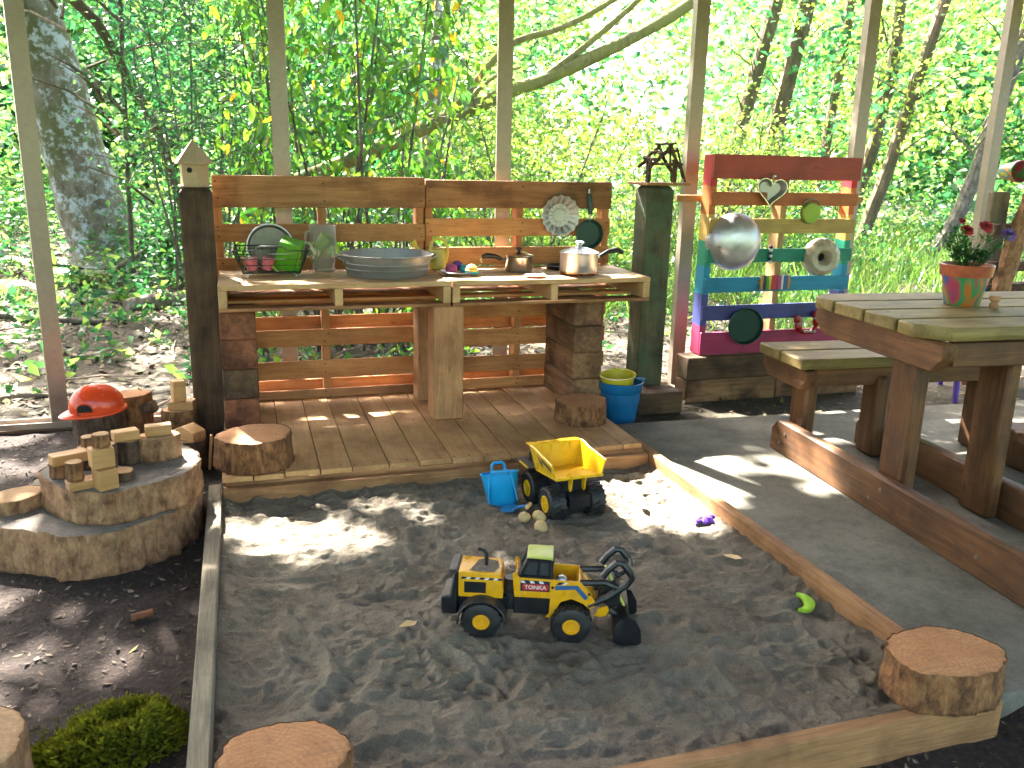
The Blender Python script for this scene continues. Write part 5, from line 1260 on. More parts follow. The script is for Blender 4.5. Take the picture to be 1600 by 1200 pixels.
# ---------------------------------------------------------------- cut log slices
def log_slice(name, label, cat, loc, rx, ry, h, seed, face='cut', bk='bark_stump', group=None, rz=0.0, lobes=None, taper=0.02, tilt=(0, 0), n=72):
    q = random.Random(seed); ph = [q.uniform(0, 6.28) for _ in range(8)]; am = [0.045, 0.03, 0.022, 0.014, 0.010, 0.008, 0.006, 0.005]; fr_ = [2, 3, 5, 8, 13, 19, 27, 35]
    def rad(a):
        f = 1 + sum(m_ * math.sin(k_ * a + p_) for m_, k_, p_ in zip(am, fr_, ph))
        if lobes:
            for (la, lw, ls_) in lobes: f += ls_ * math.exp(-(((a - la + PI) % (2 * PI) - PI) / lw) ** 2)
        return f
    t = thing(name, label, cat, loc, group=group, rot=(tilt[0], tilt[1], rz))
    lv = [(0.0, 1 + taper), (0.12, 1 + taper + 0.012), (0.35, 1.008 + taper * .5), (0.6, 0.992), (0.85, 1.006), (0.96, 1.0), (1.0, 0.985)]
    V = []; F = []
    for k, (f, s_) in enumerate(lv):
        for i in range(n):
            a = 2 * PI * i / n; r_ = rad(a) * s_ * (1 + 0.014 * math.sin(23 * a + k * 1.3 + ph[0]) + q.uniform(-.014, .014) + 0.012 * math.sin(41 * a + ph[3]) * (k < 6))
            V.append((rx * r_ * math.cos(a), ry * r_ * math.sin(a), h * f))
    for k in range(len(lv) - 1):
        for i in range(n): F.append((k * n + i, k * n + (i + 1) % n, (k + 1) * n + (i + 1) % n, (k + 1) * n + i))
    F.append(tuple(range(n - 1, -1, -1)))
    me = raw_mesh('bark', V, F, M[bk], True); link_mesh('bark', me, t)
    V = [(0, 0, h + 0.001)]; F = []
    rr = (0.3, 0.6, 0.82, 0.93, 0.985)
    for k, f in enumerate(rr):
        for i in range(n):
            a = 2 * PI * i / n; r_ = rad(a) * f * (1 + (0.014 * math.sin(23 * a + 6 * 1.3 + ph[0]) if f > .95 else 0)) * 0.995
            V.append((rx * r_ * math.cos(a), ry * r_ * math.sin(a), h + 0.001 - (0.003 if f > .95 else 0) + q.uniform(-.0007, .0007)))
    for i in range(n):
        F.append((0, 1 + i, 1 + (i + 1) % n))
        for k in range(len(rr) - 1): F.append((1 + k * n + i, 1 + (k + 1) * n + i, 1 + (k + 1) * n + (i + 1) % n, 1 + k * n + (i + 1) % n))
    link_mesh('cut_face', raw_mesh('cut_face', V, F, M[face], True), t)
    return t
G1 = 'log seats round the sandbox'
log_slice('stump', 'round log seat on the left front corner of the platform', 'log', (0.132, -0.955, 0.0), 0.142, 0.140, 0.128, 1, group=G1)
log_slice('stump', 'low log seat on the platform in front of the timber pillar', 'log', (1.645, -0.675, 0.0), 0.128, 0.125, 0.098, 2, group=G1)
log_slice('stump', 'log seat on the right front corner of the sandbox frame', 'log', (1.718, -2.920, -0.029), 0.142, 0.116, 0.104, 3, 'cut', 'bark_stump', G1, lobes=[(R(140), 0.5, 0.05)])
log_slice('stump', 'log seat cut off by the bottom edge inside the sandbox', 'log', (0.145, -2.855, -0.13), 0.126, 0.122, 0.18, 4, 'cut', 'bark_stump', G1)
log_slice('stump', 'pale log seat at the bottom left corner of the picture', 'log', (-0.462, -2.70, -0.13), 0.125, 0.12, 0.22, 5, 'cut_pale', 'bark_slab', G1)
log_slice('log_slab', 'very wide lower log slab resting on the mulch', 'log slab', (-0.385, -1.215, -0.13), 0.335, 0.345, 0.158, 6, 'cut_grey', 'bark_slab', lobes=[(R(205), 0.35, 0.22), (R(250), 0.3, 0.06)])
log_slice('log_slab', 'upper log slab carrying the wooden toy blocks', 'log slab', (-0.325, -1.235, 0.0295), 0.248, 0.285, 0.110, 7, 'cut_grey', 'bark_slab')
TZ = 0.1415
def tiny_log(label, x, y, z, r, h, seed, dark=False, tilt=(0, 0)):
    return log_slice('toy_log', label, 'toy block', (x, y, z), r, r, h, seed, 'cut_pale', 'bark_dark' if dark else 'bark_stump', 'wooden blocks on the slab', tilt=tilt, n=28)
def tblock(label, x, y, z, d, rz, tilt=(0, 0)):
    o = MB().box((0, 0, 0), d).build('toy_block', M['block'], None, (x, y, z + d[2] / 2), (tilt[0], tilt[1], R(rz)), 0.0025, 40)
    return tag(o, label, 'toy block', 'wooden blocks on the slab')
tiny_log('small round log under the long pale block at the slab edge', -0.507, -1.33, TZ, 0.030, 0.050, 11)
tblock('long pale block lying on a small log at the left slab edge', -0.472, -1.335, TZ + 0.0515, (0.115, 0.055, 0.033), 24)
tblock('flat pale block under the narrow round log', -0.420, -1.452, TZ, (0.088, 0.062, 0.027), 22)
tiny_log('narrow round log standing on the flat pale block', -0.438, -1.448, TZ + 0.0285, 0.026, 0.060, 12)
tblock('square block under another square block at the slab front', -0.345, -1.475, TZ, (0.062, 0.062, 0.070), 30)
tblock('square block stacked on the square block at the slab front', -0.352, -1.462, TZ + 0.0705, (0.070, 0.055, 0.066), 22)
tiny_log('short round log on top of the two stacked square blocks', -0.350, -1.45, TZ + 0.138, 0.026, 0.040, 13)
tiny_log('dark round log standing behind the narrow log', -0.425, -1.255, TZ, 0.033, 0.075, 14, True)
tiny_log('small round log lying on top of the dark log', -0.422, -1.25, TZ + 0.0765, 0.024, 0.034, 15)
tiny_log('dark knobbly log in the middle of the blocks', -0.360, -1.30, TZ, 0.028, 0.095, 16, True)
tiny_log('low dark disc behind the two stacked square blocks', -0.300, -1.40, TZ, 0.034, 0.030, 17, True)
tiny_log('dark log carrying a brown block near the slab centre', -0.298, -1.235, TZ, 0.038, 0.085, 18, True)
tblock('brown block lying on the dark log near the slab centre', -0.305, -1.235, TZ + 0.0865, (0.085, 0.05, 0.034), 20)
log_slice('toy_log', 'wide half round log on the right side of the slab', 'toy block', (-0.203, -1.205, TZ), 0.078, 0.050, 0.085, 19, 'cut_pale', 'bark_slab', 'wooden blocks on the slab', rz=R(14), n=40)
tblock('rectangular block on top of the wide half round log', -0.200, -1.20, TZ + 0.0865, (0.088, 0.045, 0.036), 8)
log_slice('log_round', 'tall dark log round beside the slab carrying a slanted block', 'log', (-0.136, -0.575, -0.125), 0.072, 0.072, 0.132, 20, 'cut_pale', 'bark_dark')
wg = MB().add([(-0.06, -0.04, 0), (0.06, -0.04, 0), (0.06, 0.04, 0), (-0.06, 0.04, 0), (-0.06, -0.04, 0.035), (0.06, -0.04, 0.035), (0.06, 0.04, 0.035), (-0.06, 0.04, 0.035), (0.0, -0.04, 0.06), (0.0, 0.04, 0.06)],
   [(3, 2, 1, 0), (0, 1, 5, 8, 4), (2, 3, 7, 9, 6), (1, 2, 6, 5), (3, 0, 4, 7), (4, 8, 9, 7), (8, 5, 6, 9)]).build('toy_block', M['block'], None, (-0.142, -0.575, 0.0085), (0, 0, R(-38)), 0.0025, 30)
tag(wg, 'house shaped block with a peaked top on the dark log round', 'toy block')
log_slice('log_round', 'log round by the dark post carrying two pale blocks', 'log', (-0.190, -0.30, -0.125), 0.075, 0.066, 0.19, 21, 'cut_pale', 'bark_stump')
tblock('pale block lying on the log round by the dark post', -0.178, -0.305, 0.0665, (0.11, 0.07, 0.038), -10)
tblock('pale block standing upright on the log round by the dark post', -0.190, -0.305, 0.105, (0.055, 0.055, 0.095), 18)
log_slice('log_round', 'dark log round standing under the orange hard hat', 'log', (-0.530, -0.335, -0.125), 0.105, 0.09, 0.225, 22, 'cut', 'bark_dark')
log_slice('log_round', 'brown log round behind the orange hard hat', 'log', (-0.42, -0.175, -0.125), 0.10, 0.075, 0.24, 23, 'cut', 'bark_stump')
kn_ = rough_log([(0, 0, 0), (0.045, -0.01, 0.012)], 0.03, 0.027, seed=9, k=4).build('branch_stub', M['bark_dark'], None, (-0.345, -0.22, 0.05))
tag(kn_, 'short broken branch stub sticking out of the brown log round', 'branch')
log_slice('wood_chunk', 'rough split chunk of wood on the left edge of the lower slab', 'wood chunk', (-0.655, -1.30, 0.030), 0.085, 0.062, 0.05, 25, 'cut_pale', 'bark_slab', rz=R(30), tilt=(R(3), R(-2)), n=30)

# ---------------------------------------------------------------- hard hat
HH = thing('hard_hat', 'glossy orange red toy hard hat on the dark log round', 'hard hat', (-0.528, -0.335, 0.086), rot=(R(4), R(-4), R(8)))
HH.scale = (0.93, 0.93, 0.93)
V = []; F = []; n = 48; prof = []
for k in range(11):
    a = R(90 * k / 10); prof.append((math.cos(a) ** 0.9, math.sin(a)))
for k, (c_, s_) in enumerate(prof):
    for i in range(n):
        t_ = 2 * PI * i / n
        rg = 1 + 0.035 * math.exp(-(math.sin(t_) / 0.16) ** 2) * s_       # ridge along the crown
        V.append((0.124 * c_ * math.cos(t_) * rg, 0.100 * c_ * math.sin(t_), 0.012 + 0.118 * s_ * (1 + 0.06 * math.exp(-((math.sin(t_) * c_) / 0.22) ** 2))))
for k in range(10):
    for i in range(n): F.append((k * n + i, k * n + (i + 1) % n, (k + 1) * n + (i + 1) % n, (k + 1) * n + i))
MB().add(V, F).build('shell', M['orange'], HH, smooth=60)
V = []
for r_, z in ((0.97, 0.020), (1.06, 0.012), (1.09, 0.006), (1.08, 0.002), (0.96, 0.008)):
    for i in range(n):
        t_ = 2 * PI * i / n; pk = math.exp(-(((t_ - PI + PI) % (2 * PI) - PI) / 0.75) ** 2) * (r_ - 0.96) * 2.2
        V.append((0.124 * (r_ + pk) * math.cos(t_), 0.100 * (r_ + pk * .3) * math.sin(t_), z - pk * 0.028))
F = [(k * n + i, k * n + (i + 1) % n, ((k + 1) % 5) * n + (i + 1) % n, ((k + 1) % 5) * n + i) for k in range(5) for i in range(n)]
MB().add(V, F).build('brim', M['orange'], HH, smooth=60)
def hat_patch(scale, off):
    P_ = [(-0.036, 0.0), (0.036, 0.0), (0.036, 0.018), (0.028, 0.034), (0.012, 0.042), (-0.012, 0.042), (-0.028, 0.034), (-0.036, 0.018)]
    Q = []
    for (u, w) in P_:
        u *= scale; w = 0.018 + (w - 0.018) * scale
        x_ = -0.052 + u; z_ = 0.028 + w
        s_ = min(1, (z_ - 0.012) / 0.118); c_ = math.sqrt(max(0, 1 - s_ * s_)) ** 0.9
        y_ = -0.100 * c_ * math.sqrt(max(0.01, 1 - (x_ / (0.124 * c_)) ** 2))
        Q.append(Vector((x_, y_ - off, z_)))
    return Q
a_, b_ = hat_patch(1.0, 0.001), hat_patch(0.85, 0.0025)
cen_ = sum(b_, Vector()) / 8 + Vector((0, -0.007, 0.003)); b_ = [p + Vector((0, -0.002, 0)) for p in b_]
MB().add(b_ + [cen_], [(i, (i + 1) % 8, 8) for i in range(8)]).build('ear_slot_shade', M['hole_shade_nails'], HH, smooth=0)  # dark patch standing in for the shade inside the ear opening
MB().tube(hat_patch(0.95, 0.001), 0.0035, 6, True).build('slot_rim', M['orange'], HH)
MB().tube([(-0.012 + 0.06 * math.cos(a) * 0.8, -0.066 - 0.010 * math.sin(a), 0.100 - 0.028 * math.sin(a)) for a in [PI * k / 14 for k in range(15)]], 0.0025, 6).build('moulded_ridge', M['orange'], HH)

# ---------------------------------------------------------------- small things on the mulch
tag(rough_log([(-0.03, 0, 0), (0.03, 0.008, 0.004)], 0.011, 0.009, seed=31, k=7).build('bark_piece', M['sleeper_red'], None, (-0.216, -1.905, -0.108), (0, 0, R(8))), 'reddish orange piece of bark lying on the mulch', 'bark')
st = board('wooden_stake', (-0.055, -0.62, -0.05), (0.012, 0.02, 0.16), 'Z', M['block'], None, 0.001, tilt=(0, R(6), 0))
tag(st, 'thin sunlit wooden stake by the platform corner', 'stake')
mg = np.random.RandomState(3)
def tufts(n, cx, cy, rx, ry, h0, lmin, lmax, seed):
    q = np.random.RandomState(seed); co = []; fa = []; at = []
    a = q.uniform(0, 2 * PI, n); r_ = np.sqrt(q.uniform(0, 1, n))
    x = cx + rx * r_ * np.cos(a); y = cy + ry * r_ * np.sin(a)
    lump_ = vnoise(x * 22, y * 22, seed)
    dome = np.sqrt(np.clip(1 - r_ ** 2, 0, 1)) * h0 * (0.45 + 0.75 * lump_)
    z = -0.135 + dome * q.uniform(0.55, 1.0, n)
    d = np.stack([q.normal(0, .6, n) + (x - cx) / rx, q.normal(0, .6, n) + (y - cy) / ry, q.uniform(0.2, 1.2, n)], 1); d /= np.linalg.norm(d, axis=1)[:, None]
    L = q.uniform(lmin, lmax, n)[:, None]; p = np.stack([x, y, z], 1)
    s_ = np.cross(d, q.normal(0, 1, (n, 3))); s_ /= np.linalg.norm(s_, axis=1)[:, None]
    V = np.stack([p, p + d * L * .5 + s_ * L * .2, p + d * L, p + d * L * .5 - s_ * L * .2], 1).reshape(-1, 3)
    F = np.arange(4 * n).reshape(-1, 4); rr = np.repeat(np.clip(0.25 * q.uniform(0, 1, n) + 0.75 * lump_, 0, 1), 4)
    return V, F, rr
T1, T2, T3 = tufts(8000, -0.205, -2.47, 0.14, 0.125, 0.095, 0.008, 0.024, 5), tufts(2600, -0.30, -2.50, 0.10, 0.085, 0.075, 0.008, 0.026, 6), tufts(700, -0.22, -2.46, 0.24, 0.19, 0.03, 0.006, 0.016, 7)
V1 = (np.concatenate([T1[0], T2[0], T3[0]]), np.arange(len(T1[0]) + len(T2[0]) + len(T3[0])).reshape(-1, 4), np.concatenate([T1[2], T2[2], T3[2]]))
moss = thing('moss_cushion', 'yellow green moss cushion on the mulch at the bottom left', 'moss', (0, 0, 0))
link_mesh('fronds', np_mesh('fronds', *V1[:2], M['moss'], False, V1[2]), moss)
mb = MB().ball((-0.215, -2.47, -0.14), (0.15, 0.115, 0.055), 24, 10); mb.build('cushion', M['soil'], moss)
def leaf_bits(name, n, x0, x1, y0, y1, hf, smin, smax, mat, seed, tiltz=0.35, keep=None, thin=0.5, lift=0.004):
    q = np.random.RandomState(seed); x = q.uniform(x0, x1, n); y = q.uniform(y0, y1, n)
    if keep is not None: k = keep(x, y); x, y = x[k], y[k]
    n = len(x); z = hf(x, y) + lift
    a = q.uniform(0, 2 * PI, n); d = np.stack([np.cos(a), np.sin(a), q.normal(0, tiltz, n)], 1); d /= np.linalg.norm(d, axis=1)[:, None]
    s_ = np.stack([-np.sin(a), np.cos(a), q.normal(0, tiltz, n)], 1); L = (smin + (smax - smin) * q.uniform(0, 1, n) ** 2)[:, None]; p = np.stack([x, y, z], 1)
    W = L * thin * q.uniform(0.5, 1, n)[:, None]
    V = np.stack([p - d * L * .5, p + s_ * W * .5, p + d * L * .5 + np.array([0, 0, 1]) * L * .1, p - s_ * W * .5], 1).reshape(-1, 3)
    return np_mesh(name, V, np.arange(4 * n).reshape(-1, 4), mat, False, np.repeat(q.uniform(0, 1, n), 4))
inmulch = lambda x, y: ~((x > -0.06) & (x < 1.93) & (y > -2.9)) & ~((x > 1.9) & (y > -3.05))
o = link_mesh('bark_chips', leaf_bits('bark_chips', 15000, -2.2, 2.3, -3.4, 0.05, mulch_h, 0.008, 0.035, M['chips'], 4, keep=inmulch)); tag(o, 'loose dark bark chips and needles strewn over the mulch', 'bark chips', kind='stuff')
o = link_mesh('dry_bits', leaf_bits('dry_bits', 420, -2.0, -0.06, -3.0, 0.0, mulch_h, 0.01, 0.04, M['litter'], 6, thin=0.35)); tag(o, 'scattered dry leaf bits on the mulch', 'leaf litter', kind='stuff')
o = link_mesh('sand_straws', leaf_bits('sand_straws', 170, 0.05, 1.82, -2.8, -1.15, sand_h, 0.006, 0.035, M['litter'], 8, 0.2, thin=0.18, lift=0.003)); tag(o, 'tiny straws and leaf bits lying on the sand', 'leaf litter', kind='stuff')
o = link_mesh('slab_bits', leaf_bits('slab_bits', 420, 1.95, 5.5, -3.0, -0.85, lambda x, y: x * 0 - 0.05, 0.004, 0.026, M['litter'], 9, 0.12, thin=0.35, lift=0.003)); tag(o, 'small leaf bits lying on the concrete', 'leaf litter', kind='stuff')
for lab, x, y, s_ in (('dry curled leaf on the sand right of the dump truck', 1.555, -1.575, 0.030), ('dry leaf on the sand left of the toy loader', 0.52, -2.19, 0.034), ('dry leaf on the sand near the right board', 1.66, -2.05, 0.034)):
    mb = MB(); mb.add([(-s_, 0, 0), (-s_ * .3, -s_ * .5, .006), (s_ * .5, -s_ * .35, .004), (s_, 0, .008), (s_ * .4, s_ * .4, .008), (-s_ * .4, s_ * .45, .003), (0, 0, -.001)], [(0, 1, 6), (1, 2, 6), (2, 3, 6), (3, 4, 6), (4, 5, 6), (5, 0, 6)])
    tag(mb.build('dry_leaf', M['shell'], None, (x, y, sand_at(x, y) + 0.006), (0, 0, x * 7), smooth=0), lab, 'leaf', 'dry leaves on the sand')
# ---------------------------------------------------------------- leaves
def unit(v): return v / (np.linalg.norm(v, axis=1)[:, None] + 1e-9)
def leaf_mesh(name, P_, L, mat, seed, hang=0.0, width=0.5, fold=0.14, rnd=None, shape=4, up=0.0):
    q = np.random.RandomState(seed); n = len(P_)
    d = unit(q.normal(0, 1, (n, 3)) * np.array([1, 1, 0.6]) + np.array([0, 0, -hang + up]))
    s_ = unit(np.cross(d, q.normal(0, 1, (n, 3)) * np.array([0.6, 0.6, 1.0]))); nn = np.cross(d, s_)
    L = np.asarray(L)[:, None]; W = L * width
    if shape == 4:
        V = np.stack([P_, P_ + d * L * .45 + s_ * W * .5 + nn * L * fold, P_ + d * L, P_ + d * L * .45 - s_ * W * .5 + nn * L * fold], 1).reshape(-1, 3)
        b = np.arange(n)[:, None] * 4; F = np.concatenate([b + np.array([0, 1, 2]), b + np.array([0, 2, 3])]); k = 4
    else:
        c_ = nn * L * fold
        V = np.stack([P_, P_ + d * L * .28 + s_ * W * .46 + c_, P_ + d * L * .66 + s_ * W * .40 + c_ * .8 - np.array([0, 0, 1]) * L * .03, P_ + d * L - np.array([0, 0, 1]) * L * .10,
                      P_ + d * L * .66 - s_ * W * .40 + c_ * .8 - np.array([0, 0, 1]) * L * .03, P_ + d * L * .28 - s_ * W * .46 + c_], 1).reshape(-1, 3)
        b = np.arange(n)[:, None] * 6; F = np.concatenate([b + np.array([0, 1, 2, 3]), b + np.array([0, 3, 4, 5])]); k = 6
    r_ = q.uniform(0, 1, n) if rnd is None else rnd
    return np_mesh(name, V, F, mat, False, np.repeat(r_, k))
def clumps(n, centres, spread, seed, per=None):
    q = np.random.RandomState(seed); c_ = np.asarray(centres)[q.randint(0, len(centres), n)]
    return c_ + q.normal(0, 1, (n, 3)) * np.asarray(spread)
CAMP = np.array([0.12, -4.41])
def wedge(P_, lo=-19, hi=55):
    a = np.degrees(np.arctan2(P_[:, 0] - CAMP[0], P_[:, 1] - CAMP[1])); return (a > lo) & (a < hi)
def dens(P_, s, seed): return vnoise(P_[:, 0] * s + P_[:, 2] * s * 0.5, P_[:, 2] * s * 1.1 + P_[:, 1] * s * 0.6, seed)

def limb(pts, r0, r1, n=10, seed=1, wob=0.12, sub=5, flare=0.0):
    q = random.Random(seed); P_ = []; rs = []; pts = [Vector(p) for p in pts]; m = len(pts)
    tot = (m - 1) * sub
    for i in range(m - 1):
        for j in range(sub + (i == m - 2)):
            f = j / sub; g = (i * sub + j) / tot
            p0, p1, p2, p3 = pts[max(i - 1, 0)], pts[i], pts[i + 1], pts[min(i + 2, m - 1)]
            p = 0.5 * ((2 * p1) + (p2 - p0) * f + (2 * p0 - 5 * p1 + 4 * p2 - p3) * f * f + (3 * p1 - p0 - 3 * p2 + p3) * f ** 3)
            r_ = r0 + (r1 - r0) * g
            if flare: r_ += flare * max(0, 1 - g * tot / 4) ** 2
            P_.append(p + Vector((q.uniform(-1, 1), q.uniform(-1, 1), 0)) * r_ * wob); rs.append(r_ * q.uniform(1 - wob * .6, 1 + wob * .6))
    return MB().tube(P_, rs, n)

# ---------------------------------------------------------------- the overhead crown that dapples the light
# gaps in the crown: where sun reaches the ground, given as spots on the ground (x, y, half sizes, turn)
GAPS = [(0.20, -1.46, .27, .24, 0), (0.46, -1.57, .13, .08, 0), (0.33, -1.10, .08, .045, 0), (0.60, -1.08, .11, .055, 0), (0.57, -1.30, .09, .05, 0), (0.80, -1.40, .10, .055, 0),
        (1.70, -1.38, .25, .50, 12), (2.03, -1.36, .11, .42, 18), (2.36, -1.53, .10, .30, 4), (3.2, -1.08, .55, .08, -10), (3.45, -1.36, .5, .09, -10), (4.2, -1.2, .5, .16, 0), (3.2, -0.75, .3, .08, 0),
        (1.50, -1.12, .42, .13, 0), (1.52, -0.78, .38, .09, 0), (0.27, -1.08, .10, .08, 0), (0.60, -0.55, .24, .11, 0), (0.95, -0.32, .12, .07, 0), (1.18, -0.58, .07, .06, 0),
        (-0.70, -1.62, .16, .13, 0), (-0.07, -1.42, .06, .05, 0), (-0.45, -1.98, .045, .085, 15), (-0.26, -2.12, .065, .045, 0), (-0.06, -2.02, .035, .10, 0), (-0.58, -2.22, .10, .15, 0), (-0.78, -0.40, .30, .13, 0), (-1.2, -0.9, .2, .3, 0), (2.7, -0.55, .5, .09, 0)]
def ingap(x, y, m=0.035):
    k = np.zeros(len(x), bool)
    for (cx, cy_, a, b, t_) in GAPS:
        t_ = R(t_); u = (x - cx) * math.cos(t_) - (y - cy_) * math.sin(t_); v = (x - cx) * math.sin(t_) + (y - cy_) * math.cos(t_)
        k |= (u / (a + m)) ** 2 + (v / (b + m)) ** 2 < 0.55 + 0.95 * vnoise(x * 9 + y * 2, y * 9, 83)
    return k
SN = np.array(SUN)
def crown_points(n, gx, gy, z0, z1, seed):
    q = np.random.RandomState(seed); g = np.stack([q.uniform(*gx, n), q.uniform(*gy, n), np.full(n, -0.09)], 1)
    z = q.uniform(z0, z1, n); return g, g + SN[None] * ((z + 0.09) / SN[2])[:, None]
g, P_ = crown_points(30000, (-3.2, 5.6), (-3.4, -0.15), 4.8, 6.6, 1)
k = ~ingap(g[:, 0], g[:, 1]); Pa = P_[k]
g, P_ = crown_points(26000, (-6, 9), (-0.15, 7.5), 4.8, 7.6, 2)
k = vnoise(g[:, 0] * 1.7, g[:, 1] * 1.7, 77) * 0.6 + vnoise(g[:, 0] * 4.5, g[:, 1] * 4.5, 78) * 0.4 > 0.42; Pb = P_[k]
Pc = np.concatenate([Pa, Pb])
left = Pc[:, 0] < 0.2 + 0.4 * np.sin(Pc[:, 1])

bt = thing('big_tree', 'large grey mossy tree trunk standing at the left behind the shelter', 'tree', (-1.35, 7.0, floor_at(-1.35, 7)))
tr = limb([(0.0, 0, -0.1), (-0.10, 0, 0.35), (-0.23, 0, 0.8), (-0.38, 0, 1.6), (-0.52, 0, 2.4), (-0.75, -0.2, 3.7), (-1.0, -0.8, 5.2)], 0.43, 0.22, 26, 3, 0.05, 5, 0.30)
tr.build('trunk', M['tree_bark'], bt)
for e, s_ in (((0.3, -1.6, 5.6), 0), ((1.6, -2.0, 5.6), 1), ((-2.4, -1.4, 5.8), 2), ((0.6, 0.6, 6.4), 3)):
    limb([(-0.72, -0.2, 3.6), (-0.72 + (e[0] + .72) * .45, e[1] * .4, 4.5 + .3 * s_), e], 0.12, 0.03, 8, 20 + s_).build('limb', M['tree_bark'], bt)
off = np.array(bt.location)
link_mesh('crown', leaf_mesh('crown', Pc[left] - off, np.random.RandomState(5).uniform(0.10, 0.18, left.sum()), M['leaf_canopy'], 6, 0.2, 0.62), bt)

# leaning mossy tree with its branches over the clearing
lt = thing('leaning_tree', 'mossy trunk leaning across the bright clearing, rising to the right', 'tree', (0.9, 5.2, floor_at(0.9, 5.2)))
o_ = np.array(lt.location)
def rel(*pts): return [tuple(np.array(p) - o_) for p in pts]
limb(rel((0.3, 5.2, 0.75), (1.44, 5.05, 1.22), (2.85, 5, 1.84), (3.57, 5, 2.13), (5.1, 5, 2.95), (7.0, 5.4, 4.6)), 0.085, 0.06, 12, 7, 0.14).build('trunk', M['mossy'], lt)
limb(rel((3.35, 5, 2.05), (3.8, 5, 2.38), (4.43, 5, 2.92), (5.0, 5, 3.6)), 0.045, 0.025, 9, 8, 0.14).build('limb', M['mossy'], lt)
limb(rel((2.3, 5, 1.62), (2.9, 4.9, 2.32), (3.5, 4.9, 2.55), (4.13, 4.9, 2.90), (4.9, 4.9, 3.5)), 0.04, 0.025, 9, 9, 0.14).build('limb', M['mossy'], lt)
limb(rel((2.4, 5, 1.66), (2.75, 5, 2.0), (3.1, 5.05, 2.15)), 0.032, 0.012, 8, 19, 0.14).build('limb', M['mossy'], lt)
limb(rel((0.4, 5.2, 0.78), (0.2, 5.3, 0.4), (0.1, 5.3, -0.2)), 0.10, 0.12, 12, 10).build('root_stem', M['mossy'], lt)
link_mesh('crown', leaf_mesh('crown', Pc[~left] - o_, np.random.RandomState(8).uniform(0.10, 0.18, (~left).sum()), M['leaf_canopy'], 9, 0.2, 0.62), lt)

# ---------------------------------------------------------------- thin trunks
def trunk_tree(label, pts, r0, r1, seed, leaves, mat='thin_bark', lm='leaf_bright', xmin=None):
    b = pts[0]; base = np.array([b[0], b[1], floor_at(b[0], b[1])]); t = thing('woodland_tree', label, 'tree', tuple(base), group='thin trees of the wood')
    limb([(pts[0][0] - base[0], 0, -0.1)] + [tuple(np.array(p) - base) for p in pts], r0, r1, 10, seed, 0.10).build('trunk', M[mat], t)
    q = np.random.RandomState(seed); top = np.array(pts[-1]) - base
    cs = np.array([top * f + q.normal(0, 1, 3) * np.array([.45, .45, .25]) for f in q.uniform(0.38, 1.15, 26)]); cs[:, 2] = np.maximum(cs[:, 2], 1.1)
    Q = clumps(leaves, cs, (0.22, 0.22, 0.16), seed + 50)
    if xmin is not None: Q = Q[Q[:, 0] + base[0] > xmin]; leaves = len(Q)
    link_mesh('crown', leaf_mesh('crown', Q, q.uniform(0.06, 0.12, leaves), M[lm], seed + 9, 0.3, 0.55), t)
    br = MB()
    for c_ in cs[:12]:
        s_ = np.array([0, 0, 0]) + top * max(0.2, min(0.95, c_[2] / max(top[2], 1e-3) - 0.12)); br.add(*_tube_data([s_, (s_ + c_) / 2 + np.array([0, 0, .06]), c_], [0.018, 0.012, 0.005]))
    br.build('branches', M[mat], t)['kind'] = 'stuff'
    return t
def _tube_data(pts, rs):
    m = MB().tube([tuple(p) for p in pts], list(rs), 5); return m.v, m.f
trunk_tree('slender mossy trunk furthest left of the trees behind the rainbow pallet', [(8.05, 9, 0.3), (8.26, 9, 1.86), (8.72, 9, 3.78), (8.9, 9, 5.0)], 0.15, 0.10, 61, 700)
trunk_tree('thicker mossy trunk second from the left behind the rainbow pallet', [(8.70, 8.9, 0.2), (8.87, 9, 1.41), (9.29, 9, 3.82), (9.5, 9, 5.0)], 0.17, 0.13, 62, 700)
trunk_tree('thin dark trunk in the middle behind the rainbow pallet', [(11.2, 11, 0.2), (11.42, 11, 1.53), (11.63, 11, 4.28), (11.7, 11, 5.2)], 0.10, 0.08, 63, 800)
trunk_tree('curved trunk just left of the second steel post from the right', [(10.6, 9, 0.2), (10.95, 9, 1.6), (11.15, 9, 3.0), (11.1, 9, 4.6)], 0.13, 0.09, 64, 700)
trunk_tree('forked slanting trunk just right of the second steel post from the right', [(9.3, 7, 0.0), (9.63, 7, 1.1), (9.95, 7, 2.4), (10.3, 7, 3.7), (10.5, 7, 4.6)], 0.11, 0.08, 65, 800)
trunk_tree('pale leaning trunk beside the rightmost steel post', [(9.75, 6, -0.1), (10.17, 6, 0.6), (10.6, 6, 2.1), (10.9, 6, 3.3), (11.1, 6, 4.4)], 0.12, 0.08, 66, 900, 'twig')
trunk_tree('thin straight trunk far behind the rainbow pallet, right of its middle', [(12.6, 12, 0.2), (12.9, 12, 2.0), (13.3, 12, 4.6)], 0.09, 0.07, 69, 1200)
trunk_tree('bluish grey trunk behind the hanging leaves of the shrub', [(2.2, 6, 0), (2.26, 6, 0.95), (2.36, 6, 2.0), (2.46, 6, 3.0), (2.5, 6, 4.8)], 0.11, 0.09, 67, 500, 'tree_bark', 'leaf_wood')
trunk_tree('slim sapling stem right of the big grey tree', [(-0.93, 5, -0.1), (-0.90, 5, 0.9), (-0.85, 5, 2.1), (-0.8, 5, 3.4)], 0.028, 0.02, 68, 700, 'twig', 'leaf_fine', -0.92)
trunk_tree('arching bare branch tree between the big tree and the birdhouse', [(-0.35, 5.1, 0.2), (-0.58, 5, 1.32), (-0.80, 5, 1.8), (-1.0, 5, 2.25), (-1.16, 5, 2.45), (-1.5, 5, 2.75)], 0.03, 0.055, 70, 900, 'thin_bark', 'leaf_fine', -0.92)

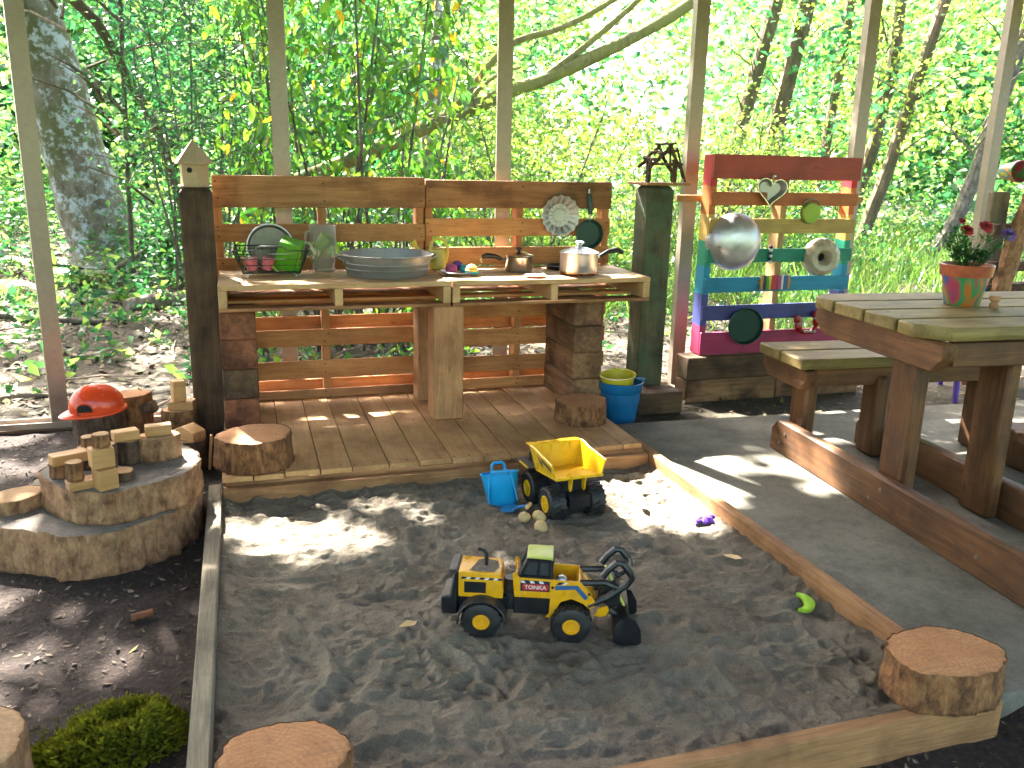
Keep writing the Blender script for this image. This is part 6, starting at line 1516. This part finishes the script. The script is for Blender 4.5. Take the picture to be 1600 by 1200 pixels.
# ---------------------------------------------------------------- shrubs right behind the posts
def shrub(label, x0, x1, y0, y1, z0, z1, n, lmin, lmax, mat, seed, hang, width, nst=14, group=None, ncl=40, sp=(0.14, 0.14, 0.12), shape=6, yellow=0.0):
    q = np.random.RandomState(seed); base = np.array([(x0 + x1) / 2, (y0 + y1) / 2, 0.0]); base[2] = floor_at(base[0], base[1])
    t = thing('woodland_shrub', label, 'shrub', tuple(base), group=group)
    cs = np.stack([q.uniform(x0, x1, ncl), q.uniform(y0, y1, ncl), q.uniform(z0, z1, ncl)], 1)
    st = MB()
    for i in range(nst):
        e = cs[q.randint(ncl)]; b = np.array([base[0] + (e[0] - base[0]) * .45 + q.normal(0, .12), base[1] + q.normal(0, .15), base[2] - .05]); m_ = (b + e) / 2 + q.normal(0, .08, 3)
        st.add(*_tube_data([b, m_, e, e + (e - m_) * .5 + np.array([0, 0, .1])], [0.014, 0.011, 0.007, 0.003]))
    for c_ in cs:
        for j in range(3):
            e = c_ + q.normal(0, 1, 3) * np.array(sp) * 1.3; st.add(*_tube_data([c_ - np.array([0, 0, .05]), (c_ + e) / 2, e], [0.005, 0.004, 0.002]))
    st.v = [tuple(np.array(p) - base) for p in st.v]
    st.build('stems', M['twig'], t)['kind'] = 'stuff'
    Q = clumps(n, cs, sp, seed + 1) - base
    r_ = q.uniform(0, 0.78, n)
    if yellow: r_[q.uniform(0, 1, n) < yellow] = 1.0
    link_mesh('foliage', leaf_mesh('foliage', Q, q.uniform(lmin, lmax, n), M[mat], seed + 2, hang, width, rnd=r_, shape=shape), t)
    return t
shrub('leafy shrub with drooping pointed leaves, some yellow, above the pallet backrest', 0.15, 1.75, 1.5, 2.7, 0.75, 2.5, 2100, 0.06, 0.115, 'leaf_shrub', 101, 1.1, 0.46, 20, ncl=70, sp=(0.13, 0.13, 0.14), yellow=0.025)
shrub('low leafy shrub seen through the slats behind the wire basket', 0.0, 1.5, 1.2, 2.3, 0.05, 0.8, 1100, 0.05, 0.10, 'leaf_shrub', 111, 0.7, 0.46, 16, ncl=50, yellow=0.06)
shrub('fine twiggy shrub between the birdhouse and the second steel post', -0.75, 0.55, 3.4, 4.8, 0.9, 2.9, 5200, 0.035, 0.075, 'leaf_fine', 121, 0.3, 0.5, 16, ncl=90, sp=(0.2, 0.2, 0.16), shape=4)
shrub('dark leafy shrub growing round the foot of the big tree', -0.95, -0.1, 4.6, 6.4, -0.05, 0.6, 2200, 0.05, 0.10, 'leaf_fine', 131, 0.1, 0.6, 10, ncl=40, sp=(0.16, 0.16, 0.1), shape=4)
shrub('bright leafy shrub behind the greenish post and the twig house', 2.3, 4.4, 4.4, 6.4, 0.1, 1.7, 5200, 0.05, 0.10, 'leaf_bright', 141, 0.3, 0.5, 24, ncl=70, sp=(0.22, 0.22, 0.15), shape=4)
shrub('sunny leafy shrub behind the top of the rainbow pallet', 5.2, 7.6, 5.6, 7.6, 0.2, 1.7, 5200, 0.05, 0.10, 'leaf_bright', 151, 0.2, 0.5, 20, ncl=70, sp=(0.25, 0.25, 0.16), shape=4)

# ---------------------------------------------------------------- the wood beyond: one mass of leaves
q = np.random.RandomState(31); n = 420000
P_ = np.stack([q.uniform(-8, 34, n), 7.5 + 22 * q.uniform(0, 1, n) ** 1.1, q.uniform(-0.1, 8.5, n)], 1)
dist = np.hypot(P_[:, 0] - CAMP[0], P_[:, 1] - CAMP[1]); az = np.degrees(np.arctan2(P_[:, 0] - CAMP[0], P_[:, 1] - CAMP[1]))
k = wedge(P_) & (q.uniform(0, 1, n) < np.interp(az, [-20, 14, 19, 24, 30, 38, 55], [1, 1, .9, .55, .6, .75, .9])) & (P_[:, 2] < 1.6 + dist * 0.21) & (dens(P_, 0.75, 51) * .55 + dens(P_, 2.2, 52) * .45 > np.interp(az, [-20, 10, 17, 23, 29, 36, 55], [0.43, 0.46, 0.52, 0.66, 0.62, 0.58, 0.56]))
P_ = P_[k]; az = az[k]; dist = dist[k]
br_ = np.clip(q.uniform(0, 1, len(P_)) * .35 + 1.1 * (dens(P_, 0.55, 57) - 0.32) + np.interp(az, [-20, 12, 22, 50], [-0.05, 0.05, 0.30, 0.20]), 0, 1)  # leaf colour made paler toward the clearing, its brightness painted in
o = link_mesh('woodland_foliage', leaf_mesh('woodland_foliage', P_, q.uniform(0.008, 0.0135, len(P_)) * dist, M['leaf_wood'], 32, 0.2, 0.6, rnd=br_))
tag(o, 'sunlit mass of green leaves of the wood far behind the shelter', 'foliage', kind='stuff')
# same wood unseen at the sides; rear and overhead leaves added to shape light
n = 60000
a = q.uniform(0, 2 * PI, n); rr_ = 9 + 7 * q.uniform(0, 1, n); P_ = np.stack([1 + rr_ * np.sin(a), -3 + rr_ * np.cos(a), q.uniform(-0.1, 7.5, n)], 1)
P_ = P_[~wedge(P_, -24, 60) & (dens(P_, 0.8, 55) > 0.3) & (np.abs(a - PI) > R(58))]
nb_ = 11000; ab = PI + R(62) * q.uniform(-1, 1, nb_); rb_ = 8.5 + 5 * q.uniform(0, 1, nb_); Pb_ = np.stack([1 + rb_ * np.sin(ab), -3 + rb_ * np.cos(ab), q.uniform(-0.1, 4.5, nb_)], 1)  # leaf ring added out of view to bounce warm light forward
ob = link_mesh('woodland_foliage', leaf_mesh('woodland_foliage', Pb_, q.uniform(0.16, 0.3, nb_), M['leaf_bright'], 36, 0.2, 0.6)); tag(ob, 'unseen leaves added behind the viewer as warm fill light', 'foliage', kind='stuff')
nl = 16000; Pl = np.stack([q.uniform(-5.5, -0.75, nl), q.uniform(-5.5, 1.2, nl), q.uniform(3.4, 5.6, nl)], 1); gl_ = Pl - SN[None] * ((Pl[:, 2] + 0.09) / SN[2])[:, None]  # leaves added overhead, out of view, to keep sky light off the mulch
P_ = np.concatenate([P_, Pl[~ingap(gl_[:, 0], gl_[:, 1], 0.12)]])
o = link_mesh('woodland_foliage', leaf_mesh('woodland_foliage', P_, q.uniform(0.16, 0.3, len(P_)), M['leaf_canopy'], 35, 0.2, 0.6)); tag(o, 'unseen leaves of the wood at the sides, some added overhead to darken the left', 'foliage', kind='stuff')
n = 52000
P_ = np.stack([q.uniform(-7, 16, n), 3.1 + 9 * q.uniform(0, 1, n), np.zeros(n)], 1); P_ = P_[wedge(P_)]
nz = fbm(P_[:, 0] * 1.1, P_[:, 1] * 1.1, 61, 3); k = nz > 0.46 - 0.02 * (P_[:, 1] - 5); P_ = P_[k]; nz = nz[k]
P_[:, 2] = floor_h(P_[:, 0], P_[:, 1]) + q.uniform(0, 1, len(P_)) ** 1.5 * (0.12 + np.clip(P_[:, 1] - 4, 0, 5) * 0.14) * (0.4 + 1.4 * vnoise(P_[:, 0] * 2.3, P_[:, 1] * 2.3, 62))
ns = 420; sx = q.uniform(-4, 6, ns); sy = 0.7 + 3.6 * q.uniform(0, 1, ns) ** 0.6; sd = np.repeat(np.stack([sx, sy], 1), 9, 0) + q.normal(0, 0.045, (ns * 9, 2))
sd = np.column_stack([sd, floor_h(sd[:, 0], sd[:, 1]) + q.uniform(0.01, 0.10, ns * 9)]); P_ = np.concatenate([P_, sd])
o = link_mesh('undergrowth', leaf_mesh('undergrowth', P_, q.uniform(0.04, 0.11, len(P_)), M['leaf_wood'], 33, -0.2, 0.6, rnd=q.uniform(0, 1, len(P_))))
tag(o, 'low green undergrowth covering the forest floor', 'undergrowth', kind='stuff')
# grass, mostly on the sunny right
n = 30000
P_ = np.stack([q.uniform(2.6, 14, n), q.uniform(0.7, 10, n), np.zeros(n)], 1); k = wedge(P_) & (fbm(P_[:, 0] * .9, P_[:, 1] * .9, 71, 3) + 0.03 * (P_[:, 1] - 3) > 0.43); P_ = P_[k]
P_[:, 2] = floor_h(P_[:, 0], P_[:, 1])
o = link_mesh('grass', leaf_mesh('grass', P_, q.uniform(0.10, 0.45, len(P_)), M['grass'], 34, 0.0, 0.045, 0.02, up=1.6)); tag(o, 'long grass blades in the sunny clearing on the right', 'grass', kind='stuff')
# litter and twigs
o = link_mesh('leaf_litter', leaf_bits('leaf_litter', 42000, -5.5, 10, 0.2, 8.0, floor_h, 0.018, 0.085, M['litter'], 41, 0.35, thin=0.7, lift=0.012)); tag(o, 'dead leaves and bits strewn over the forest floor', 'leaf litter', kind='stuff')
o = link_mesh('strip_litter', leaf_bits('strip_litter', 1500, 1.95, 6.5, -0.85, 0.1, strip_h, 0.012, 0.06, M['litter'], 42, 0.3, thin=0.5, lift=0.006)); tag(o, 'small leaves and chips on the earth strip behind the slab', 'leaf litter', kind='stuff')
tw = MB(); tr_ = random.Random(17)
for i in range(170):
    x, y = tr_.uniform(-4, 7), tr_.uniform(0.4, 6.5); a = tr_.uniform(0, PI); L = tr_.uniform(0.15, 0.7); z = floor_at(x, y) + 0.012
    e = (x + L * math.cos(a), y + L * math.sin(a)); tw.tube([(x, y, z), ((x + e[0]) / 2 + tr_.uniform(-.03, .03), (y + e[1]) / 2 + tr_.uniform(-.03, .03), z + 0.02), (e[0], e[1], floor_at(*e) + 0.012)], [0.008, 0.007, 0.004], 5)
o = tw.build('fallen_twigs', M['deadwood']); tag(o, 'thin fallen twigs lying all over the forest floor', 'twigs', kind='stuff')
def fallen(label, a, b, r0, r1, seed, mat):
    za, zb = floor_at(*a[:2]) + r0 * .8 + a[2], floor_at(*b[:2]) + r1 * .8 + b[2]
    A, B = Vector((a[0], a[1], za)), Vector((b[0], b[1], zb)); L = B - A
    o = limb([(0, 0, 0), tuple(L * .35 + Vector((0, 0.03, .01))), tuple(L * .7), tuple(L)], r0, r1, 12, seed, 0.1).build('fallen_log', M[mat], None, A)
    return tag(o, label, 'log', 'fallen logs on the forest floor')
fallen('pale broken log chunk on the forest floor left of the dark post', (-0.86, 3.7, 0), (-0.42, 3.95, 0), 0.06, 0.075, 3, 'deadwood')
fallen('mossy fallen log half hidden behind the dark birdhouse post', (-0.35, 4.6, 0), (1.0, 5.6, 0), 0.12, 0.10, 4, 'mossy')
fallen('long thin dead branch lying below the big tree at the left', (-2.3, 3.55, 0), (-0.95, 3.0, 0), 0.035, 0.025, 5, 'twig')
fallen('short dead branch slanting up against the foot of the big tree', (-1.3, 5.2, 0), (-0.75, 5.6, 0.35), 0.03, 0.022, 6, 'deadwood')
fallen('small dead stick on the litter just behind the left steel post', (-1.30, 0.75, 0), (-0.75, 0.9, 0), 0.014, 0.010, 7, 'deadwood')
def fern(label, x, y, s, seed):
    q = np.random.RandomState(seed); t = thing('fern', label, 'fern', (x, y, floor_at(x, y)), group='ferns'); V = []; F = []; rr = []
    for f in range(11):
        a = 2 * PI * f / 11 + q.uniform(-.2, .2); L = s * q.uniform(.75, 1.1); d = np.array([math.cos(a), math.sin(a), 0]); sd = np.array([-d[1], d[0], 0]); c = q.uniform(0, 1)
        for i in range(1, 16):
            u = i / 16; p = d * L * u * .85 + np.array([0, 0, L * (0.75 * u - 0.7 * u * u)]); w = L * 0.22 * math.sin(PI * min(1, u * .9 + .12))
            for g_ in (-1, 1):
                n0 = len(V); V += [p, p + sd * g_ * w * .5 + d * L * .035 + np.array([0, 0, .01]), p + sd * g_ * w + d * L * .02 - np.array([0, 0, w * .25]), p + sd * g_ * w * .5 - d * L * .02]; F.append((n0, n0 + 1, n0 + 2, n0 + 3)); rr += [c] * 4
    link_mesh('fronds', np_mesh('fronds', np.array(V), np.array(F), M['grass'], False, np.array(rr)), t)
fern('fern in front of the foot of the big tree', -1.45, 5.3, 0.55, 1); fern('fern at the left edge beside the steel post', -2.1, 4.6, 0.6, 2); fern('small fern on the litter right of the big tree', -0.85, 4.2, 0.4, 3); fern('fern far left behind the outermost steel post', -2.6, 6.2, 0.7, 4)
